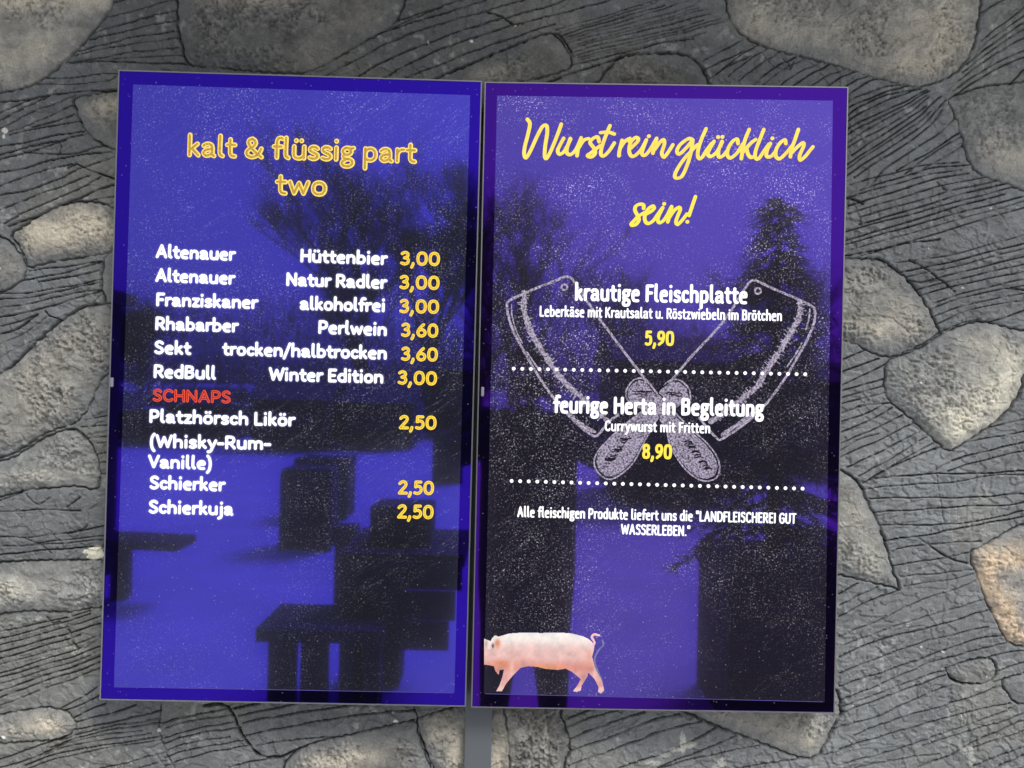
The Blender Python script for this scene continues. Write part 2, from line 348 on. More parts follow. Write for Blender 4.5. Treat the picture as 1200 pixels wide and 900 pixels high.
def fan(a, b, n, jit=.9, w=0.95, d=4.4):
    A = catmull(a, step=4); B = catmull(b, step=4)
    def res(P, m=14):
        s = np.r_[0, np.cumsum(np.hypot(*np.diff(P, axis=0).T))]; t = np.linspace(0, s[-1], m)
        return np.c_[np.interp(t, s, P[:, 0]), np.interp(t, s, P[:, 1])]
    A, B = res(A), res(B)
    for i in range(n):
        f = i / (n - 1) if n > 1 else 0; f += rng.uniform(-.2, .2) / max(n - 1, 1) if 0 < i < n - 1 else 0
        P = A * (1 - f) + B * f
        ph = rng.uniform(0, 6); k = np.linspace(0, 1, len(P))
        P = P + np.c_[np.zeros(len(P)), jit * np.sin(ph + k * rng.uniform(2, 6))]
        i0 = rng.choice([0, 0, 0, 1]); i1 = len(P) - rng.choice([0, 0, 0, 1, 2])
        LINES.append((P[i0:i1], d * rng.uniform(.5, 1.1), w * rng.uniform(.65, 1.1)))
# above the left display
L((130,4),(150,-1),(165,-5)); L((120,21),(145,16),(180,6),(207,0)); L((107,40),(135,31),(170,21),(209,12)); L((100,48),(140,38),(180,29),(214,24))
L((93,60),(120,53),(160,43),(209,37)); L((88,65),(130,56),(170,50),(210,45)); L((78,73),(110,70),(150,62),(210,57)); L((130,69),(170,67),(217,66), d=2.5)
L((78,72),(88,74),(120,72),(160,74),(222,76)); L((52,90),(57,92),(85,91),(110,88),(139,87)); L((38,98),(80,99),(130,95),(137,90)); L((-25,122),(0,120),(30,117),(60,111),(90,108),(139,105), w=1.3)
# left of the left display
L((0,132),(15,126),(35,118)); L((0,141),(20,131),(40,121),(62,110)); L((-20,160),(5,149),(30,135),(60,123),(90,112)); L((12,154),(35,147),(60,135),(86,124)); L((38,149),(60,144),(88,134))
L((12,158),(40,152),(65,147),(95,143)); L((-20,175),(0,172),(35,166),(70,158),(100,154)); L((-20,187),(0,182),(35,172),(70,165),(85,160),(102,158)); L((-20,193),(0,188),(30,179),(50,174),(78,164))
L((28,178),(45,180),(65,181),(95,179),(112,173),(127,171), d=3.4); L((71,167),(72,175),(68,184)); L((-20,207),(0,203),(30,197),(60,188),(95,182),(132,178)); L((-20,225),(0,219),(30,207),(60,198),(85,192))
L((-20,234),(0,229),(40,221),(75,207),(95,198),(135,184)); L((80,197),(90,192),(105,200),(137,210), w=1.3); L((-20,258),(0,247),(40,230),(75,218),(105,206)); L((5,262),(40,244),(80,228),(110,213),(120,208))
L((10,265),(45,253),(85,236),(110,225),(137,216), w=1.3); L((12,277),(15,273),(30,265),(48,254), w=1.4); L((95,236),(115,234),(137,230)); L((88,238),(112,239),(135,246), d=3)
L((35,317),(80,312),(120,306)); L((28,328),(60,323),(90,316),(120,307)); L((45,330),(80,325),(118,317)); L((-20,345),(0,344),(25,344),(60,339),(90,334),(118,328)); L((-20,354),(0,351),(40,348),(80,339),(118,331))
L((-20,365),(0,361),(40,355),(80,345),(119,340), w=1.2); L((-20,376),(0,372),(45,363),(90,350),(120,341), w=1.2); L((-20,387),(0,383),(25,376),(45,368)); L((-20,397),(0,392),(20,386),(45,369), w=1.3); L((54,364),(58,370),(72,375), w=1.3); L((122,342),(110,355), d=2.5)
L((-20,420),(0,404),(30,390),(56,372), d=2.2); L((-10,425),(20,408),(50,395), d=1.8)
L((33,405),(34,420),(33,433), d=2)
for y, x0 in ((487,100),(498,96),(511,104),(518,108),(530,114),(541,105),(554,115)): L((x0,y+5 if y<490 else y+2),(126,y), d=3.3)
L((120,440),(128,437),(133,435), d=2.6); L((-20,602),(0,600),(30,598),(60,597),(95,599)); L((78,594),(93,583)); L((-20,590),(0,587),(25,577)); L((30,579),(40,590),(46,592),(60,582), d=2)
L((33,630),(80,624),(100,619),(104,614)); L((80,625),(122,616)); L((40,637),(80,632),(122,628)); L((-20,641),(0,640),(50,638),(100,634),(122,632)); L((-20,651),(0,650),(60,644),(122,640)); L((-20,630),(15,629),(28,630),(45,637),(62,648), d=3)
fan([(-30,749),(0,741),(60,727),(118,712)], [(-30,833),(0,826),(50,808),(90,795),(118,783)], 12, 1.0)
L((55,722),(62,730),(72,728), d=3); L((81,737),(87,753),(93,762), w=1.8, d=4); L((-30,842),(0,838),(30,833),(60,829)); L((70,830),(95,818),(118,802)); L((76,832),(100,824),(122,812))
L((88,840),(100,834),(125,824)); L((88,846),(120,838),(160,826)); L((86,855),(120,849),(188,832)); fan([(70,867),(120,852),(189,842)], [(20,905),(60,890),(120,878),(190,866)], 6, 1.0)
L((-30,900),(0,890),(40,876),(80,862)); L((-30,905),(10,897),(50,884),(90,864)); L((100,905),(150,893),(196,880)); L((140,905),(196,890))
L((190,823),(188,840),(188,858),(192,872),(198,885),(205,897),(210,915), w=1.3)
fan([(192,846),(220,838),(275,829)], [(194,896),(240,882),(290,874)], 7, .8)
L((240,826),(258,824),(268,828),(276,840),(283,858),(292,872),(302,883),(315,887),(330,886),(345,880),(360,874),(380,867), w=1.8, d=6)
L((275,829),(290,826),(305,824)); L((280,838),(310,832),(345,824)); L((285,846),(330,838),(380,830),(420,825)); L((289,861),(340,851),(400,840),(450,834),(487,831)); L((300,873),(350,866),(400,862),(440,853),(470,847),(486,843)); L((270,897),(300,891),(335,885))
L((485,828),(489,838),(488,850),(494,868),(503,890),(508,910), w=1.5, d=5); L((491,842),(510,835),(530,829), w=1.4); L((519,849),(520,868),(528,877),(532,890),(526,905), d=2.5)
# under the right display
L((663,842),(690,832)); L((665,851),(700,838),(725,831)); L((668,866),(710,848),(755,834)); L((668,880),(720,862),(760,845),(797,836)); L((666,897),(720,878),(780,855),(822,845)); L((690,915),(725,900),(790,878),(838,853)); L((770,900),(830,876),(862,861)); L((740,915),(780,898),(830,885),(890,872)); L((860,902),(900,893),(935,889)); L((965,884),(990,878),(1000,875), d=3); L((972,856),(985,850),(990,849))
# right side, bottom
L((983,696),(1005,684)); L((983,709),(1020,692),(1028,688)); L((983,723),(1020,704),(1055,692)); L((983,745),(1030,727),(1075,705),(1120,690),(1145,680), d=3.5); L((983,758),(1020,744),(1070,727),(1155,702), d=3); L((983,769),(1030,750),(1090,735),(1160,714))
L((983,788),(1030,770),(1090,750),(1157,734)); L((983,803),(1040,785),(1090,768),(1140,750),(1175,744)); L((983,820),(1030,802),(1080,780),(1120,768),(1180,752)); L((983,828),(1040,808),(1090,790),(1108,786)); L((983,835),(1040,815),(1100,793),(1108,790))
L((983,852),(1030,838),(1080,815),(1115,802)); L((1000,861),(1050,842),(1110,825),(1172,804)); L((983,878),(1040,860),(1100,843),(1150,830),(1185,824)); L((1080,873),(1130,857),(1175,845),(1230,824), d=3); L((983,896),(1050,878),(1100,860),(1150,843),(1195,826)); L((1000,900),(1050,890),(1100,882), d=3)
L((1075,898),(1110,885),(1150,865),(1205,842),(1230,836)); L((1140,875),(1205,855),(1230,848)); L((1140,897),(1205,873),(1230,866)); L((1155,905),(1205,882),(1230,874)); L((1180,905),(1230,888)); L((1110,783),(1150,771),(1205,760),(1230,755)); L((1125,799),(1160,789),(1205,774),(1230,768)); L((1165,799),(1205,787)); L((1178,812),(1205,805)); L((1108,782),(1110,790),(1115,797),(1122,800),(1150,801), w=1.6, d=5)
# right side, middle
L((983,494),(1010,487),(1035,474)); L((983,507),(1015,495),(1045,478)); L((983,520),(1020,505),(1058,487)); L((983,536),(1030,516),(1070,496)); L((992,548),(1030,530),(1078,506)); L((1005,558),(1040,540),(1086,512)); L((1010,566),(1050,543),(1094,519)); L((1018,562),(1060,540),(1102,524))
L((983,528),(1005,516),(1030,508), d=3)
L((1128,519),(1160,513),(1205,505),(1230,500)); L((1115,540),(1150,530),(1205,517),(1230,512)); L((1110,552),(1150,540),(1205,527),(1230,522)); L((1160,500),(1185,495),(1230,484)); L((1025,560),(1100,555),(1150,555),(1230,549)); L((1010,573),(1060,568),(1120,565),(1160,557),(1205,556)); L((1018,584),(1080,583),(1140,583),(1230,575)); L((1022,600),(1080,597),(1140,593),(1185,592),(1205,586)); L((1030,615),(1100,615),(1150,610),(1205,597),(1230,592))
L((1037,633),(1080,628),(1130,618),(1205,604),(1230,598)); L((1050,643),(1100,637),(1150,634)); L((1047,663),(1100,655),(1135,648)); L((1055,676),(1100,672),(1145,667), d=3); L((1060,687),(1120,678),(1145,671), d=2.6)
L((1073,628),(1090,640),(1110,653),(1133,660), w=1.7, d=4); L((1096,545),(1101,580),(1108,622), d=1.6)
L((985,422),(1012,411)); L((985,436),(1030,420)); L((985,452),(1040,426)); L((985,458),(1036,444)); L((985,466),(1036,452)); L((985,473),(1037,460)); L((985,484),(1015,475),(1045,472), d=3)
fan([(1048,309),(1100,302),(1160,286),(1240,262)], [(1098,380),(1140,363),(1180,356),(1240,346)], 10, 1.0)
L((1103,388),(1130,378),(1150,373)); L((1160,377),(1185,370),(1205,362)); L((1065,305),(1085,316),(1100,328),(1105,330),(1118,342), w=1.6, d=4); L((1062,328),(1085,332),(1102,328), w=1.3); L((1180,338),(1205,340), w=1.5)
L((985,300),(1010,297),(1060,286),(1100,281))
# right side, top
fan([(984,124),(1010,110),(1045,101),(1072,100)], [(990,216),(1030,190),(1080,155),(1112,118)], 13, 1.5)
L((1018,220),(1035,200),(1060,182),(1095,160),(1118,140)); L((1050,200),(1090,178),(1125,155)); L((1060,204),(1100,175),(1128,160), d=3); L((1070,205),(1110,182),(1130,170), d=3)
fan([(1143,54),(1170,32),(1205,4),(1230,-16)], [(1112,116),(1150,91),(1180,76),(1235,54)], 7, 1.0); L((1149,15),(1165,6),(1185,-4)); L((1150,-6),(1175,-16)); L((1183,98),(1205,78),(1230,64))
fan([(995,218),(1060,200),(1090,192),(1135,189)], [(988,304),(1040,290),(1100,272),(1240,232)], 12, 1.2)
L((1098,213),(1110,224),(1118,228), d=3, w=1.4); L((1092,238),(1105,245),(1128,256), d=3, w=1.4); L((992,232),(1005,236),(1010,240), w=1.5); L((1170,250),(1180,264), d=2.5)
fan([(836,90),(862,70),(890,52)], [(985,118),(1010,100),(1040,90)], 11, .8); L((905,56),(925,78),(925,80), d=2.5); L((892,62),(905,78),(925,82),(930,72), d=3)
fan([(640,38),(720,15),(790,-8)], [(676,72),(740,57),(800,44),(854,30)], 12, .9, d=3.6); L((822,72),(850,58),(866,49)); L((826,82),(860,66),(872,60)); L((829,95),(850,80),(880,66))
L((600,100),(620,93),(660,80),(720,65),(780,50),(812,46), w=1.2); L((640,98),(680,83),(715,73),(728,66), w=1.3); L((640,39),(655,40),(665,53),(673,68), w=1.7, d=5)
# above, long sweeping lines
L((352,88),(370,80),(376,70),(379,52)); L((376,76),(405,62),(440,42),(480,28),(540,10),(580,-4), w=1.3); L((382,90),(420,70),(460,48),(510,30),(560,16),(620,-2), w=1.2); L((420,91),(460,68),(510,48),(560,30),(640,8),(672,-4), w=1.2)
L((450,92),(500,65),(545,48),(600,30),(700,5),(735,-6), w=1.2); L((475,92),(520,75),(560,58),(620,38),(650,28)); L((512,93),(545,78),(600,54),(645,40), w=1.2); L((468,24),(500,14),(550,-4)); L((455,36),(490,20),(530,4),(550,-3), d=3.4)
L((570,14),(588,20),(600,28),(606,30), w=1.8, d=3.5)
# cracks on the faces of the stones
CRACKS = [([(262,2),(255,10),(258,24),(245,38),(240,44)],1.6),([(395,22),(375,34),(358,50),(342,64)],2.2),([(372,30),(400,22),(420,6)],1.4),([(322,16),(335,11),(348,12)],2),([(380,52),(380,62),(374,72)],1.8),
 ([(1062,2),(1080,14),(1090,26),(1110,33),(1135,44)],2.6),([(1108,32),(1120,18),(1146,12)],1.4),([(1005,42),(1009,60),(1011,84)],2.2),([(990,52),(998,62),(1002,60)],2),([(1064,42),(1070,58),(1078,58),(1084,48)],2),([(1055,80),(1066,75),(1088,82),(1110,86)],2.2),([(925,28),(928,40),(922,52)],2),
 ([(1160,142),(1165,158),(1166,168)],2),([(1130,170),(1150,172),(1165,176)],1.8),([(1052,480),(1075,462),(1100,460)],0),([(1055,430),(1080,450),(1098,466)],1.8),([(1048,474),(1070,478),(1080,490)],1.8),([(1153,664),(1170,660),(1180,664)],1.8),
 ([(1025,652),(1036,656),(1042,668)],2),([(998,572),(998,588),(1006,606)],1.4),([(1040,362),(1028,368),(1022,358)],1.8),([(25,14),(35,8),(40,12)],1.5),([(586,850),(596,846),(600,852),(610,848)],2.2),([(620,832),(616,850),(626,870),(620,895)],1.4),
 ([(55,285),(75,292),(90,286),(102,292)],2.2),([(20,292),(40,280),(44,288)],2),([(95,248),(98,262),(92,268)],2),([(35,262),(60,270),(70,262)],1.8),([(62,404),(60,420)],1.2),([(130,590),(128,600)],0)]

def axis(lo, hi, dlo, dhi, step):
    mid = np.arange(dlo, dhi + .5, step)
    a = []; x = dlo; s = step
    while x > lo: s = min(s * 1.25, 26); x -= s; a.append(x)
    b = []; x = mid[-1]; s = step
    while x < hi: s = min(s * 1.25, 26); x += s; b.append(x)
    return np.r_[a[::-1], mid, b]
gx = axis(-560, 1760, -16, 1216, 1.0); gy = axis(-760, 1462, -14, 914, 1.0)
NX, NY = len(gx), len(gy)
GX, GY = np.meshgrid(gx, gy)
GX = GX.astype(np.float32); GY = GY.astype(np.float32)
def window(x0, x1, y0, y1):
    i0, i1 = np.searchsorted(gx, [x0, x1]); j0, j1 = np.searchsorted(gy, [y0, y1])
    return slice(max(j0 - 1, 0), min(j1 + 1, NY)), slice(max(i0 - 1, 0), min(i1 + 1, NX))
def seg_dist(P, reach, D=None, signed=None):
    if D is None: D = np.full((NY, NX), 1e3, np.float32)
    for a, b in zip(P[:-1], P[1:]):
        w = window(min(a[0], b[0]) - reach, max(a[0], b[0]) + reach, min(a[1], b[1]) - reach, max(a[1], b[1]) + reach)
        x = GX[w]; y = GY[w]
        if x.size == 0: continue
        d = b - a; q = float(d @ d) + 1e-9
        t = np.clip(((x - a[0]) * d[0] + (y - a[1]) * d[1]) / q, 0, 1)
        ex = x - a[0] - t * d[0]; ey = y - a[1] - t * d[1]
        r = np.hypot(ex, ey)
        if signed is not None:
            m = r < D[w]; signed[w][m] = np.sign(ey)[m]
        D[w] = np.minimum(D[w], r)
    return D
def inside(P):
    w = window(P[:, 0].min(), P[:, 0].max(), P[:, 1].min(), P[:, 1].max())
    x = GX[w] + .013; y = GY[w] + .017; m = np.zeros(x.shape, bool)
    for a, b in zip(P, np.roll(P, -1, axis=0)):
        c = (a[1] > y) != (b[1] > y)
        with np.errstate(divide='ignore', invalid='ignore'):
            xi = (b[0] - a[0]) * (y - a[1]) / (b[1] - a[1] + 1e-12) + a[0]
        m ^= c & (x < xi)
    M = np.zeros((NY, NX), bool); M[w] = m
    return M

# mortar: trowelled, in overlapping flakes
rel = 0.0042 * (fbm(GX, GY, 1 / 90, 11, 4) - .5) * 2
flake = fbm(GX, GY, 1 / 46, 31, 4) * 7
fr = flake - np.floor(flake)
rel += 0.0026 * (fr - sstep(fr, .95, 1.0))
fl2 = fbm(GX + 90, GY * 1.6, 1 / 70, 37, 5) * 9; fl2 -= np.floor(fl2)
rel += 0.0019 * (fl2 - sstep(fl2, .96, 1.0))
rough = fbm(GX, GY, 1 / 7, 51, 3)
patch = sstep(fbm(GX, GY, 1 / 50, 71, 3), .54, .68)
rel += 0.0017 * (rough - .5) * (0.15 + 1.6 * patch)
rel += 0.0007 * (fbm(GX, GY, .42, 91, 2) - .5)
fl3 = fbm(GX * .8, GY * 1.5 + 30, 1 / 26, 43, 5) * 5; fl3 -= np.floor(fl3); fz3 = sstep(fbm(GX, GY, 1 / 75, 47, 2), .45, .6)
rel += 0.0020 * fz3 * (fl3 - sstep(fl3, .94, 1.0))
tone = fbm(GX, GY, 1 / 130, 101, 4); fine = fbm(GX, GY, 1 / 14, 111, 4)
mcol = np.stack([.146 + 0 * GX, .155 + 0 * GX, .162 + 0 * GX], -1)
mcol *= (0.72 + .56 * tone)[..., None] * (0.80 + .40 * fine)[..., None] * (1.0 + .20 * sstep(GX, 300, 1000) - .22 * (1 - sstep(GY, -40, 260)) * (1 - sstep(GX, 700, 1050)))[..., None]  # the wall's uneven light put into the colour: lighter right, darker upper left
brown = sstep(fbm(GX, GY, 1 / 100, 121, 3), .5, .7)[..., None] * np.array([.03, .024, .008])
mcol += brown
dry = sstep(rough, .55, .8) * (.3 + patch)
mcol += (dry * .10)[..., None] * np.array([1, 1, .93])
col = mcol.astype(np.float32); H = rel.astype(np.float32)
stone_of = np.full((NY, NX), -1, np.int32)
DB = np.full((NY, NX), 1e3, np.float32)
for si, s in enumerate(STONES):
    P = catmull(s['p'], True, 4.0)
    k = np.arange(len(P)); P = P + np.c_[.8 * np.sin(k * 1.7 + si), .8 * np.cos(k * 2.3 + si * 2)]
    Pc = np.vstack([P, P[:1]])
    wn_ = window(P[:, 0].min() - 64, P[:, 0].max() + 64, P[:, 1].min() - 64, P[:, 1].max() + 64)
    M = inside(P)[wn_]
    D = seg_dist(Pc, 60)[wn_]; X_, Y_ = GX[wn_], GY[wn_]
    d = np.minimum(D, 62)
    dome = s['h'] * .72e-3 * (1 - np.exp(-d / 19.0))
    big = fbm(X_, Y_, 1 / 34, 200 + si, 4) - .5
    mid = fbm(X_, Y_, 1 / 9, 300 + si, 3); fin = fbm(X_, Y_, 1 / 2.9, 400 + si, 2)
    pit_zone = sstep(fbm(X_, Y_, 1 / 38, 500 + si, 2), .42, .60)
    ffr = fbm(X_ * .7 + Y_ * .5 + 40, (Y_ - X_ * .3) * 1.5, 1 / 52, 700 + si, 6, .58) * 5; ffr = ffr - np.floor(ffr)
    ff2 = fbm(X_ * .8 - Y_ * .4, (Y_ + X_ * .5) * 1.4 + 70, 1 / 40, 750 + si, 5, .6) * 4; ff2 = ff2 - np.floor(ff2); fz = sstep(fbm(X_, Y_, 1 / 50, 770 + si, 2), .48, .6)
    inn = sstep(d, 2, 9)
    hs_ = dome + s['r'] * (0.0046 * big + 0.0028 * (mid - .5) + 0.0040 * (pit_zone + .15) * (fin - .55)) + s['r'] * inn * (0.0014 * (ffr - sstep(ffr, .96, 1)) + .0020 * fz * (ff2 - sstep(ff2, .93, 1)))
    H[wn_][M] = hs_[M]
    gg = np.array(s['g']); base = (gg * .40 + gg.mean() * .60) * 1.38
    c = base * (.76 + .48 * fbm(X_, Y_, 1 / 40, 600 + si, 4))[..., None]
    c = c * (.60 + .80 * mid)[..., None]
    cr = np.zeros(X_.shape, np.float32); cn = fbm(X_, Y_, 1 / 16, 800 + si, 4)
    for (x, y, rx, ry, am) in s['c']:
        e = ((X_ - x) / rx) ** 2 + ((Y_ - y) / ry) ** 2
        cr += 1.25 * am * np.exp(-e * .9) * (.35 + 1.2 * cn) * (.75 + .5 * mid)
    cream = np.array([.58, .525, .42]) if si != 19 else np.array([.72, .54, .36])
    if si in (16, 8, 7): cream = np.array([.64, .61, .50])
    cr = np.clip(cr * .9, 0, 1.15)[..., None]
    c = c * (1 - cr * .8) + cream * cr * .8
    c = c + (sstep(fin, .52, .85) * (.3 + pit_zone) * .07)[..., None] * np.array([1, .98, .88])
    c = c * (1 - (pit_zone * sstep(1 - fin, .55, .78) * .45)[..., None])
    ed = (.75 * (1 - sstep(d + 14 * (cn - .5), 0, 26)))[..., None] * (1 - .55 * np.clip(cr, 0, 1))      # grey mortar wash drawn in from the joints
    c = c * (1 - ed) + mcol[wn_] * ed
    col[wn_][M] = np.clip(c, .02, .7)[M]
    stone_of[wn_][M] = si
    DB[wn_] = np.minimum(DB[wn_], D)
# grooves scored into the mortar
SG = np.ones((NY, NX), np.float32); DL = np.full((NY, NX), 1e3, np.float32)
cut = np.zeros((NY, NX), np.float32)
wob = fbm(GX, GY, 1 / 5, 131, 2); dash = sstep(fbm(GX, GY, 1 / 9, 141, 2), .30, .48)
for (P, dep, hw) in LINES:
    P = P + np.c_[[.35 * math.sin(i * 2.1) for i in range(len(P))], [.45 * math.cos(i * 1.3) for i in range(len(P))]]
    x0, x1, y0, y1 = P[:, 0].min() - 6, P[:, 0].max() + 6, P[:, 1].min() - 6, P[:, 1].max() + 6
    w = window(x0, x1, y0, y1)
    sg = np.ones((NY, NX), np.float32) if False else None
    D = np.full(GX[w].shape, 1e3, np.float32); S = np.ones_like(D); x = GX[w]; y = GY[w]
    for a, b in zip(P[:-1], P[1:]):
        dd = b - a; q = float(dd @ dd) + 1e-9
        t = np.clip(((x - a[0]) * dd[0] + (y - a[1]) * dd[1]) / q, 0, 1)
        ey = y - a[1] - t * dd[1]; r = np.hypot(x - a[0] - t * dd[0], ey)
        m = r < D; S[m] = np.sign(ey)[m]; D = np.minimum(D, r)
    ww = hw * (.50 + .75 * wob[w])
    prof = np.clip(1 - D / (ww * 1.15), 0, 1) ** .6
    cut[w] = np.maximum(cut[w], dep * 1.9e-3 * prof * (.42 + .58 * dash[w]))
    lip = np.exp(-D / 4.0) * (D > ww)
    H[w] = np.where(stone_of[w] < 0, H[w] + S * lip * .0009 + lip * .0003, H[w])
mort = stone_of < 0
col *= (1 - .78 * np.clip(cut / .0045, 0, 1) * mort)[..., None]      # colour darkened along the scored lines
H[mort] -= cut[mort]
for P, dep in CRACKS:
    if dep:
        D = seg_dist(catmull(P, step=4), 12)
        H -= (dep * 1e-3 * np.clip(1 - D / (1.6 * (.4 + wob)), 0, 1)).astype(np.float32)
        H += (0.0012 * np.exp(-np.maximum(D - 1, 0) / 4) * (D < 14)).astype(np.float32)
# the joint round every stone
jn = np.clip(1 - DB / (1.5 * (.5 + .9 * wob)), 0, 1) ** .6 * (.4 + .6 * sstep(fbm(GX, GY, 1 / 12, 151, 2), .28, .45))
H -= (0.0075 * jn).astype(np.float32); col *= (1 - .55 * jn)[..., None]
# white splashes of paint and lime runs
def blot(x, y, rx, ry, c, a=1.0, f=1 / 4):
    w = window(x - 2 * rx - 2, x + 2 * rx + 2, y - 2 * ry - 2, y + 2 * ry + 2)
    e = ((GX[w] - x) / rx) ** 2 + ((GY[w] - y) / ry) ** 2 + 1.6 * (fbm(GX[w], GY[w], f, int(x + y) % 97 + 3, 3) - .5)
    m = (a * (1 - sstep(e, .75, 1.1)))[..., None]
    col[w] = col[w] * (1 - m) + np.array(c) * m
blot(6, 153, 3.6, 4, (.75, .74, .7)); blot(5, 160, 2, 3, (.7, .7, .66)); blot(112, 648, 11, 8, (.70, .67, .55)); blot(103, 646, 4, 3, (.66, .64, .52))
blot(5, 863, 3, 2, (.7, .7, .66)); blot(604, 30, 2.4, 1.8, (.7, .7, .66)); blot(553, 49, 2, 1.4, (.7, .7, .66)); blot(464, 845, 3, 2, (.7, .7, .66)); blot(188, 855, 2, 2, (.7, .7, .66)); blot(502, 50, 1.6, 1.2, (.6, .6, .56))
for k in range(46):
    blot(rng.uniform(980, 1200) if k % 2 else rng.uniform(0, 1200), rng.uniform(230, 900), rng.uniform(.8, 1.5), rng.uniform(.7, 1.2), (.62, .62, .58), .9)
for (x, y, rx, ry, a) in ((800,868,4,14,.7),(806,872,10,4,.6),(792,878,9,3,.6),(845,893,6,6,.6),(838,898,5,3,.5),(765,893,9,3,.5),(780,884,8,3,.4),(612,856,10,9,.35),(640,866,3,18,.45),(634,872,9,2.5,.4),(620,892,6,4,.4),(1138,888,4,10,.5),(1132,878,8,5,.4)):
    blot(x, y, rx, ry, (.5, .5, .46), a, 1 / 6)

WX, WZ = on_plane(GX, GY, YW)
wall = empty("rock_wall", (0, YW, 0), "dark grey sculpted rock wall with scored mortar and embedded cream brushed stones behind the displays", "wall")
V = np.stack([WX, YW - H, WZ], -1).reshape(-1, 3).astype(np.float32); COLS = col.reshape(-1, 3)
idx = np.arange(NX * NY, dtype=np.int32).reshape(NY, NX)
quad = np.stack([idx[:-1, :-1], idx[1:, :-1], idx[1:, 1:], idx[:-1, 1:]], -1)
cell = stone_of[:-1, :-1]
cxm = (gx[:-1] + gx[1:]) / 2; cym = (gy[:-1] + gy[1:]) / 2
hide = ((cxm > 176) & (cxm < 930))[None, :] & ((cym > 132) & (cym < 770))[:, None]
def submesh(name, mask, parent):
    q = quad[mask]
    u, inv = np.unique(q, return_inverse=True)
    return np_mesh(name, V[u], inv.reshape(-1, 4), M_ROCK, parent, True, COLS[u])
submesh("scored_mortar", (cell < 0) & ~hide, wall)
nst = 0
for si in range(len(STONES)):
    m = (cell == si) & ~hide
    if m.sum() > 20: submesh("stone", m, wall)
# plain render coat behind the displays, closing the sheet
hx = cxm[(cxm > 176) & (cxm < 930)]; hy = cym[(cym > 132) & (cym < 770)]
x0, z0 = on_plane(hx[0] - 2, hy[0] - 2, YW); x1, z1 = on_plane(hx[-1] + 2, hy[-1] + 2, YW)
mb = MB(); mb.box(((x0 + x1) / 2, YW + .03, (z0 + z1) / 2), (x1 - x0 + .06, .05, z0 - z1 + .06)); mb.box((0, YW + .16, 1.9), (3.9, .2, 3.8))
mb.build("wall_core", simple("raw_render", (.12, .12, .12), .9), wall)

# ================================================================== LETTERING
GL = {}
def G(ch, adv, *strokes): GL[ch] = (adv, strokes)
def s(*v): return ('s', [(v[i], v[i + 1]) for i in range(0, len(v), 2)])
def l_(*v): return ('l', [(v[i], v[i + 1]) for i in range(0, len(v), 2)])
O_ = lambda x0, x1, y0, y1: ('c', [((x0 + x1) / 2 + (x1 - x0) / 2 * math.copysign(abs(math.cos(t)) ** .86, math.cos(t)), (y0 + y1) / 2 + (y1 - y0) / 2 * math.copysign(abs(math.sin(t)) ** .86, math.sin(t))) for t in [2 * math.pi * k / 20 for k in range(21)]])
G('a', .82, s(.12,.74,.26,.85,.42,.86,.56,.78,.6,.62,.6,.3,.62,.17,.7,.13), s(.6,.53,.42,.53,.24,.48,.13,.36,.13,.24,.24,.14,.38,.15,.52,.22,.6,.34))
G('b', .84, l_(.14,1.36,.14,.14), s(.14,.64,.24,.8,.42,.86,.6,.78,.69,.6,.69,.4,.6,.22,.42,.14,.24,.18,.14,.28))
G('c', .68, s(.58,.76,.44,.86,.3,.84,.17,.72,.12,.5,.17,.28,.3,.16,.44,.14,.58,.24))
G('d', .84, l_(.68,1.36,.68,.14), s(.68,.64,.58,.8,.42,.86,.24,.78,.13,.6,.13,.4,.24,.22,.42,.14,.58,.18,.68,.3))
G('e', .78, l_(.14,.55,.62,.57), s(.62,.57,.64,.70,.56,.82,.4,.87,.24,.8,.14,.66,.12,.48,.17,.28,.3,.14,.44,.12,.60,.13))
G('f', .54, s(.56,1.3,.44,1.35,.32,1.3,.26,1.16,.25,.9,.25,.14), l_(.08,.82,.5,.82))
G('g', .78, s(.62,.84,.56,.82,.46,.86,.3,.86,.17,.76,.14,.62,.22,.48,.38,.43,.54,.5,.6,.64,.54,.79,.46,.86), s(.26,.45,.16,.36,.2,.24,.36,.19,.54,.17,.66,.08,.68,-.08,.56,-.22,.38,-.26,.2,-.23,.1,-.12,.13,.02,.26,.12,.36,.18), l_(.56,.82,.72,.86))
G('h', .84, l_(.14,1.36,.14,.14), s(.14,.6,.24,.78,.4,.86,.58,.82,.68,.66,.69,.4,.69,.14))
G('i', .34, l_(.16,.86,.16,.14), l_(.16,1.24,.16,1.26))
G('j', .4, s(.24,.86,.24,.3,.24,-.04,.16,-.22,.02,-.28), l_(.24,1.24,.24,1.26))
G('k', .74, l_(.14,1.36,.14,.14), l_(.16,.46,.56,.84), l_(.28,.54,.62,.14))
G('l', .42, s(.16,1.36,.15,.9,.15,.4,.18,.22,.3,.14))
G('m', 1.26, l_(.14,.86,.14,.14), s(.14,.6,.24,.8,.38,.86,.54,.8,.62,.62,.62,.14), s(.62,.6,.72,.8,.88,.86,1.04,.8,1.11,.62,1.11,.14))
G('n', .84, l_(.14,.86,.14,.14), s(.14,.6,.24,.78,.4,.86,.58,.82,.68,.66,.69,.4,.69,.14))
G('o', .82, O_(.12,.70,.14,.86))
G('p', .84, l_(.14,.86,.14,-.34), s(.14,.66,.24,.8,.42,.86,.6,.78,.69,.6,.69,.4,.6,.22,.42,.14,.24,.18,.14,.28))
G('r', .56, l_(.14,.86,.14,.14), s(.14,.56,.22,.76,.36,.86,.5,.86))
G('s', .66, s(.54,.77,.42,.86,.26,.86,.14,.77,.14,.64,.26,.54,.42,.47,.54,.38,.55,.24,.44,.15,.28,.13,.12,.2))
G('t', .58, s(.25,1.16,.25,.6,.26,.3,.32,.17,.5,.14), l_(.08,.84,.5,.84))
